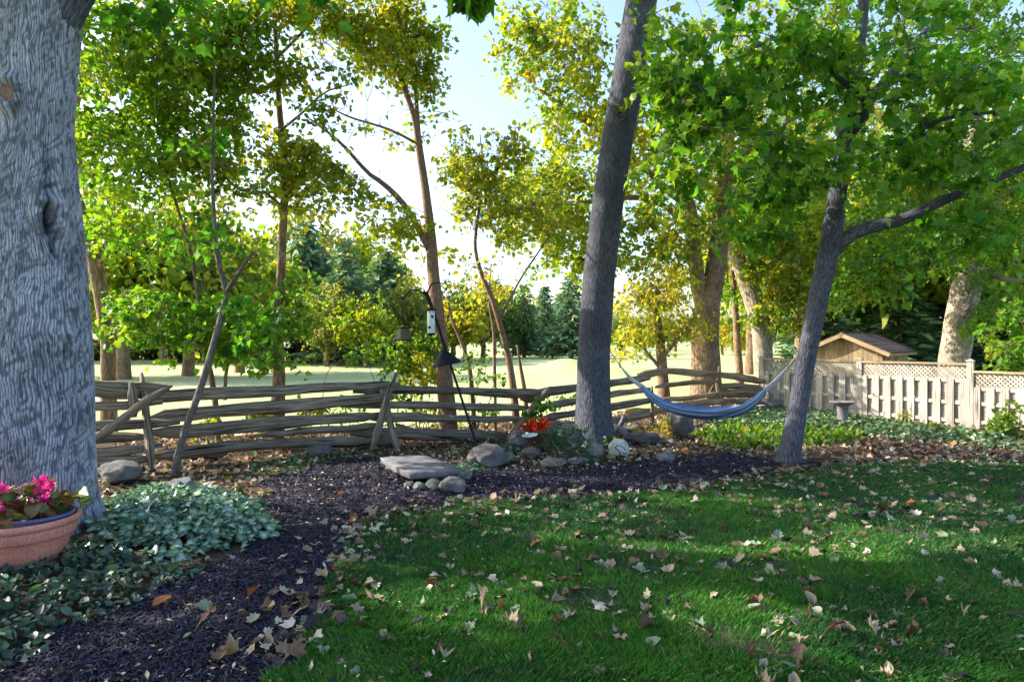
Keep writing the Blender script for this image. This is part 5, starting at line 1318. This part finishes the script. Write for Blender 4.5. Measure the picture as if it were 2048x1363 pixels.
bg_ = thing('begonia', 'pink flowering begonia with bronze green leaves in the blue pot', 'plant', bpc + UP * .13)
rg = np.random.default_rng(91)
stems = MB(); LP_ = []
for q in range(46):
    a = rg.uniform(0, 6.28); r_ = .36 * math.sqrt(rg.random()); hgt = .06 + .22 * rg.random() * (1 - (r_ / .36) ** 2 * .5)
    e_ = bpc + np.array([r_ * math.cos(a) - .06, r_ * math.sin(a) - .03, .13 + hgt]); b_ = bpc + np.array([r_ * .4 * math.cos(a), r_ * .4 * math.sin(a), .12])
    tube(stems, [b_, (b_ + e_) / 2 + np.array([0, 0, .02]), e_], [.006, .005, .004], 5, 4, cap=False, col=(.20, .05, .03), seed=q); LP_.append(e_)
stems.build('stems', M['col'], bg_, True)
BEG = outline([(0, .05), (.28, -.06), (.52, .18), (.50, .55), (.30, .85), (0, 1.0)], (0, .42))
bpal = [((.07, .16, .05), 4), ((.14, .20, .05), 2), ((.20, .045, .03), 3), ((.28, .07, .02), 1.5)]
LP_ = np.array(LP_)
for q in range(130):
    m_ = MB(); p = LP_[q % 46][None] + rg.normal(0, .025, (1, 3)) - UP * .02 * (q // 46)
    X, Y, N = frames(1, .9, .5, rg, .2)
    leaves(m_, BEG, p, X, Y, N, rg.uniform(.075, .12), pick(bpal, 1, rg), .25, .25, rg, centre_col=(.10, .17, .05)); m_.build('leaf', M['leaf_ground'], bg_, True)
for q in range(17):
    e_ = LP_[rg.integers(46)] + np.array([rg.normal(0, .03), rg.normal(-.03, .03), rg.uniform(.03, .08)])
    m_ = MB(); n = 26; X, Y, N = frames(n, .35, .9, rg, -.3)
    cpal = [((.75, .05, .33), 4), ((.80, .12, .45), 2), ((.60, .02, .10), 2 if q % 3 == 0 else .4)]
    leaves(m_, (OVAL[0] * np.array([1.5, 1]), OVAL[1], OVAL[2]), e_ + rg.normal(0, .016, (n, 3)), X, Y, N, rg.uniform(.028, .045, n), pick(cpal, n, rg, .12), .3, .3, rg)
    m_.build('flower', M['petal'], bg_, True)

# ------------------------------------------------------------------ ground covers
def cover(name, label, cat, poly, n, tpl, size, pal, hfun, matn='leaf_ground', nparts=160, centre=None, seed=1, up=1.0, spread=.45, fold=.3, droop=.25, stemy=False):
    rg = np.random.default_rng(seed)
    W = np.array(poly); lo, hi = W.min(0), W.max(0)
    x = rg.uniform(lo[0], hi[0], n * 6); y = rg.uniform(lo[1], hi[1], n * 6)
    jx, jy = (fbm(x * 4, y * 4, seed) - .5) * .3, (fbm(x * 4, y * 4, seed + 5) - .5) * .3
    ok = pip(x + jx, y + jy, poly); x, y = x[ok][:n], y[ok][:n]
    n = len(x)
    h = hfun(x, y) * rg.uniform(.45, 1.05, n)
    pos = np.stack([x, y, gz(x, y) + h], -1)
    X, Y, N = frames(n, up, spread, rg, .15)
    sz = size * rg.uniform(.6, 1.3, n); col = pick(pal, n, rg, .2)
    t = thing(name, label, cat, (W[:, 0].mean(), W[:, 1].mean(), 0))
    # the leaves that show largest: near and high
    score = sz * (.5 + h / max(h.max(), 1e-3)) / y; big_ = np.argsort(-score)[:nparts]; rest = np.setdiff1d(np.arange(n), big_)
    mb = MB(); leaves(mb, tpl, pos[rest], X[rest], Y[rest], N[rest], sz[rest], col[rest], fold, droop, rg, centre); mb.build('foliage', M[matn], t, False, 'stuff')
    for q in big_:
        m_ = MB(); leaves(m_, tpl, pos[q:q + 1], X[q:q + 1], Y[q:q + 1], N[q:q + 1], sz[q], col[q], fold, droop, rg, centre); m_.build('leaf', M[matn], t, False)
    if stemy:
        mb = MB(); st = rg.choice(n, min(n, 260), replace=False)
        for q in st: tube(mb, [(x[q], y[q], gz(x[q], y[q]) - .01), pos[q]], [.003, .002], 3, 2, cap=False, col=(.08, .12, .05))
        mb.build('stems', M['col'], t, False, 'stuff')
    return t
def edge_h(poly, hmax, w=.5):
    """mound height that falls off towards the outline"""
    A = np.array(poly); B = np.roll(A, -1, 0)
    def f(x, y):
        p = np.stack([x, y], -1)[:, None]; ab = (B - A)[None]; t = np.clip(np.sum((p - A[None]) * ab, -1) / np.sum(ab ** 2, -1), 0, 1)
        dmin = np.min(np.linalg.norm(p - (A[None] + t[..., None] * ab), axis=-1), 1)
        return hmax * np.clip(dmin / w, .12, 1) ** .6 * (.75 + .5 * fbm(x * 3, y * 3, 5))
    return f
LAM = gpoly([(195, 1030), (250, 1000), (330, 985), (420, 990), (500, 1010), (548, 1050), (555, 1082), (500, 1100), (420, 1112), (330, 1130), (250, 1115), (205, 1080)])
cover('silver_nettle', 'patch of silver and green variegated nettle leaves beside the massive maple', 'ground cover', LAM, 2500, HEART, .095,
      [((.045, .13, .085), 4), ((.06, .16, .09), 3), ((.10, .17, .05), .8)], edge_h(LAM, .19, .5), nparts=290, centre=(.40, .58, .52), seed=5, spread=.5)
VIN = [(-6.2, 3.0), (-6.0, 5.4)] + gpoly([(60, 1120), (200, 1085), (260, 1115), (340, 1140), (420, 1125), (400, 1160), (310, 1195), (230, 1225), (120, 1275), (60, 1330)]) + [(-3.25, 3.3), (-3.6, 2.6)]
cover('periwinkle', 'low carpet of dark glossy periwinkle leaves below the terracotta planter', 'ground cover', VIN, 5200, OVAL, .072,
      [((.045, .095, .070), 5), ((.070, .13, .095), 4), ((.028, .055, .045), 3), ((.09, .18, .06), .8), ((.22, .15, .11), .35)], edge_h(VIN, .13, .4), nparts=290, seed=6, spread=.6)
IVY = gpoly([(1400, 862), (1470, 830), (1560, 818), (1640, 828), (1760, 846), (1880, 864), (2060, 885), (2060, 912), (1900, 892), (1750, 882), (1620, 872), (1500, 868)])
cover('ivy', 'glossy pale ivy carpet at the foot of the board fence', 'ground cover', IVY, 6500, HEART, .085, [((.09, .16, .07), 4), ((.06, .12, .05), 4), ((.20, .26, .14), 1.5)], edge_h(IVY, .16, .5), nparts=60, seed=7, spread=.55)
HOS = gpoly([(1385, 880), (1430, 858), (1540, 858), (1660, 866), (1740, 872), (1700, 893), (1600, 900), (1500, 905), (1420, 898)])
cover('lily_of_the_valley', 'bright green broad upright leaves under the hammock', 'ground cover', HOS, 1500, (OVAL[0] * np.array([.9, 1]), OVAL[1], OVAL[2]), .14, [((.08, .20, .022), 4), ((.13, .23, .03), 3), ((.24, .27, .05), 1.2)], edge_h(HOS, .09, .4), 'leaf', nparts=120, seed=8, up=.35, spread=.8)
GC1 = gpoly([(990, 905), (1030, 880), (1080, 900), (1020, 925), (960, 950), (905, 968), (860, 978), (890, 945), (950, 925)])
cover('creeping_plant', 'low dark green creeping plant between the bench and the brown pot', 'ground cover', GC1, 700, HEART, .06, [((.05, .11, .06), 4), ((.08, .16, .08), 2), ((.14, .22, .14), 1)], edge_h(GC1, .10, .3), nparts=40, seed=9)
GC2 = gpoly([(540, 925), (600, 912), (720, 905), (760, 915), (700, 925), (600, 945), (540, 960), (470, 960), (500, 935)])
cover('creeping_plant', 'sparse green creeping plant along the bottom rail left of the crossed stakes', 'ground cover', GC2, 420, HEART, .06, [((.05, .11, .06), 4), ((.10, .17, .08), 2)], edge_h(GC2, .07, .3), nparts=40, seed=10)

# ------------------------------------------------------------------ shrubs
def shrub(name, label, px, py, d, clusters, pal, size, tpl=SIMPLE, seed=1, stems=5, bark='bark_brown', r0=.008, cat='shrub', group=None, leafmat='leaf'):
    rg = np.random.default_rng(seed); b = G(px, py) if d is None else np.array([(px - CX) / F * d, d, 0.])
    t = thing(name, label, cat, b, group)
    cl, mm, rr = crown_points(clusters, rg)
    mb = MB(); an = [b + np.array([0, 0, -.05])]
    for q in rg.choice(len(cl), min(stems, len(cl)), replace=False):
        Q, _r = tube(mb, [b + rg.normal(0, .03, 3) * np.array([1, 1, 0]) - UP * .05, (b + cl[q]) / 2 + rg.normal(0, .05, 3), cl[q]], [r0 * 1.6, r0, r0 * .5], 5, 8, cap=False, seed=int(q)); an += list(Q[2:])
    mb.build('stems', M[bark], t, True)
    mb = MB(); twigs(mb, cl, np.array(an), rg, r0 * .6, n=4); mb.build('twigs', M[bark], t, True, 'stuff')
    mb = MB(); crown_leaves(mb, cl, mm, rr, pal, size, rg, tpl, .5, .8, .8); mb.build('foliage', M[leafmat], t, False, 'stuff')
    return t
BRIGHT = [((.09, .20, .02), 4), ((.15, .24, .025), 3), ((.05, .13, .02), 2)]
YB = [((.28, .27, .03), 4), ((.18, .24, .03), 3), ((.10, .17, .025), 2)]
shrub('wild_shrub', 'bright green leafy shrub behind the crossed stakes under the lantern feeder', 790, 0, 12.4, [E(790, 705, 12.4, 50, 50, .35, 26, .20, 20), E(850, 690, 12.4, 40, 35, .3, 14, .18, 18), E(735, 715, 12.3, 35, 25, .3, 10, .18, 14), E(800, 790, 12.4, 40, 30, .3, 10, .18, 14)], BRIGHT, .085, seed=201)
shrub('wild_shrub', 'yellow green ash seedling with long leaflets behind the rails left of the pole', 838, 0, 12.9, [E(838, 735, 12.9, 50, 35, .35, 22, .18, 16), E(820, 770, 12.9, 40, 20, .3, 8, .16, 14)], YB, .11, OVAL, seed=202)
shrub('wild_shrub', 'small leafy shrub at the foot of the thin saplings', 940, 0, 12.9, [E(950, 740, 12.9, 35, 35, .3, 12, .16, 14), E(1000, 750, 12.9, 30, 18, .3, 6, .14, 10)], BRIGHT, .07, seed=203)
for q, (px, py, d, rx, ry, n, lab) in enumerate(((640, 822, 12.2, 45, 16, 14, 'low golden weeds showing between the rails left of the crossed stakes'), (700, 818, 12.4, 30, 16, 9, 'yellow weeds glowing between rails just left of the crossed stakes'), (510, 830, 11.6, 45, 18, 12, 'bright green weeds behind the rails below the vine wrapped tree'), (860, 825, 13.0, 60, 26, 18, 'mixed green weeds behind the rails right of the crossed stakes'), (960, 830, 13.4, 50, 26, 14, 'yellow weeds behind the rails near the third fence corner'), (905, 858, 12.9, 30, 14, 7, 'low weeds behind the bottom rail by the pole'), (415, 845, 11.2, 30, 18, 8, 'small weeds glowing between rails behind the crooked sapling'), (1150, 800, 14.6, 60, 14, 10, 'low weeds behind the fence beside the central trunk'))):
    shrub('weeds', lab, px, 0, d, [E(px, py, d, rx, ry, .4, n, .16, 14)], [YB, BRIGHT, YB + YELLOW][q % 3], .075, seed=210 + q, stems=3, cat='weeds')
shrub('yellow_shrub', 'feathery golden shrub between the dark boulder and long stone', 1318, 888, None, [E(1320, 855, 12.6, 32, 22, .25, 26, .10, 34), E(1285, 868, 12.5, 30, 14, .2, 14, .09, 30)], [((.42, .36, .06), 4), ((.30, .33, .05), 3), ((.50, .36, .16), 2)], .035, RHOMB, seed=221)
shrub('fern_bush', 'blue green feathery fern like bush before the mossy boulder and trunk', 1150, 938, None, [E(1140, 880, 10.6, 55, 34, .25, 34, .13, 30), E(1165, 920, 10.2, 34, 26, .2, 20, .12, 26), E(1110, 870, 10.9, 30, 22, .2, 10, .12, 22)], [((.045, .12, .085), 4), ((.07, .16, .11), 2), ((.03, .08, .05), 2)], .042, RHOMB, seed=222, bark='bark_grey')
shrub('leafy_plant', 'small fresh green plant beneath the bird statue', 1228, 902, None, [E(1228, 885, 11.6, 22, 16, .18, 12, .09, 22)], BRIGHT, .05, seed=223)
shrub('vine_sprig', 'green climbing sprig on the diagonal stake above the red flowers', 1065, 880, None, [E(1072, 822, 12.3, 22, 26, .15, 10, .12, 20), E(1100, 812, 12.4, 22, 14, .15, 4, .1, 14)], DEEP, .07, seed=224)
shrub('corner_shrub', 'light leafy shrub in front of the stepped down board fence', 2018, 885, None, [E(2020, 835, 12.6, 30, 50, .3, 18, .18, 20), E(1995, 862, 12.5, 26, 20, .3, 8, .14, 18)], YB[1:] + BRIGHT[:2], .08, seed=225)
shrub('weeds', 'slender weeds growing at the foot of the board fence near the middle post', 1806, 866, None, [E(1812, 835, 14.3, 14, 16, .15, 6, .12, 14), E(1870, 850, 14.0, 16, 12, .15, 5, .1, 12)], YB, .07, seed=226, cat='weeds')

# brown pot with red plant
c0 = G(1076, 908); rp = thing('flower_pot', 'dark brown glazed pot beside the central trunk', 'pot', c0)
k_ = c0[1] / F
mb = MB(); lathe(mb, [(0, .01), (21 * k_, .01), (24 * k_, .06), (28 * k_, 36 * k_)], c0 + np.array([0, .2, .02]), 36); mb.build('body', M['brownpot'], rp, True)
mb = MB(); lathe(mb, [(28 * k_, 36 * k_), (31 * k_, 36.5 * k_), (31.5 * k_, 40 * k_), (29 * k_, 41 * k_), (27 * k_, 36 * k_)], c0 + np.array([0, .2, .02]), 36); mb.build('rim', M['brownpot'], rp, True)
mb = MB(); lathe(mb, [(27 * k_, 37 * k_), (0, 38 * k_)], c0 + np.array([0, .2, .02]), 24); mb.build('soil', M['soil'], rp, True)
yp = c0[1] + .2
shrub('red_plant', 'bright red leafed bedding plant growing in the brown pot', 1076, 0, yp, [E(1080, 850, yp, 22, 15, .16, 22, .09, 22), E(1056, 852, yp, 14, 14, .1, 8, .08, 18)], [((.50, .012, .015), 5), ((.55, .04, .02), 2), ((.30, .14, .04), 1.2), ((.10, .15, .03), 1)], .045, seed=231, cat='plant')

# small dish on a stake
ds = P(1060, 873, 10.6); st = thing('dish_stake', 'shallow pale blue glass dish on a thin iron stake', 'garden ornament', G(1052, 922))
mb = MB(); tube(mb, [P(1050, 935, 10.6) , P(1054, 900, 10.6), P(1057, 875, 10.6)], [.007] * 3, 6, 6); mb.build('stake', M['iron'], st, True)
mb = MB(); lathe(mb, [(0, -.012), (.06, -.006), (.125, .022), (.13, .028), (.12, .026), (.05, .004), (0, .0)], ds, 28, nz(np.array([-.10, -.12, 1.]))); mb.build('dish', M['dish'], st, True)

# bird statue
sp_ = G(1240, 886); dS = sp_[1] + .25
stt = thing('bird_statue', 'dark goose shaped garden statue with raised neck beside the central trunk', 'statue', sp_)
mb = MB(); tube(mb, [P(1206, 852, dS), P(1220, 858, dS), P(1240, 868, dS - .02), P(1252, 880, dS - .05), P(1256, 890, dS - .06)], [.05, .13, .16, .11, .05], 14, 18, 0, flat=.8); mb.build('body', M['statue'], stt, True)
mb = MB(); tube(mb, [P(1238, 862, dS), P(1240, 852, dS), P(1245, 842, dS), P(1247, 835, dS), P(1244, 831, dS)], [.085, .055, .045, .045, .02], 12, 16); nk = mb.build('neck', M['statue'], stt, True)
mb = MB(); tube(mb, [P(1246, 834, dS), P(1251, 836, dS), P(1256, 839, dS)], [.022, .016, .004], 8, 6); mb.build('beak', M['iron'], nk, True)
mb = MB(); tube(mb, [P(1222, 853, dS - .13), P(1236, 860, dS - .17), P(1250, 875, dS - .14)], [.03, .06, .02], 8, 8, flat=.4); mb.build('wing', M['statue'], stt, True)
mb = MB(); lathe(mb, [(0, .0), (.13, .0), (.12, .12), (.08, .2)], (sp_[0] + .05, dS, .02), 16); mb.build('foot', M['darkrock'], stt, True)

# bird bath
bb = G(1685, 856); bth = thing('bird_bath', 'weathered concrete bird bath standing in the ivy before the board fence', 'bird bath', bb)
mb = MB(); lathe(mb, [(0, -.02), (.155, -.02), (.15, .03), (.125, .06), (.108, .30), (.115, .46), (.14, .50)], bb, 28); mb.build('pedestal', M['concrete'], bth, True)
mb = MB(); lathe(mb, [(0, .50), (.14, .50), (.22, .535), (.265, .57), (.268, .585), (.25, .583), (.15, .545), (0, .535)], bb, 36); mb.build('bowl', M['concrete'], bth, True)
# dry forked twig standing behind the fence
tg = P(640, 790, 12.3)
dt = thing('dry_twig', 'bare pale forked twig standing behind the rails left of the crossed stakes', 'twig', (tg[0], tg[1], 0))
mb = MB(); tube(mb, [(tg[0], tg[1], 0), P(648, 770, 12.3), P(662, 735, 12.3), P(690, 715, 12.2)], [.009, .008, .007, .003], 5, 12); tube(mb, PL([(660, 738, 12.3), (650, 715, 12.3), (645, 705, 12.3)]), [.006, .004, .002], 5, 5); tube(mb, PL([(662, 735, 12.3), (670, 710, 12.3), (672, 690, 12.3)]), [.006, .004, .002], 5, 5); mb.build('stem', M['bark_pale'], dt, True)
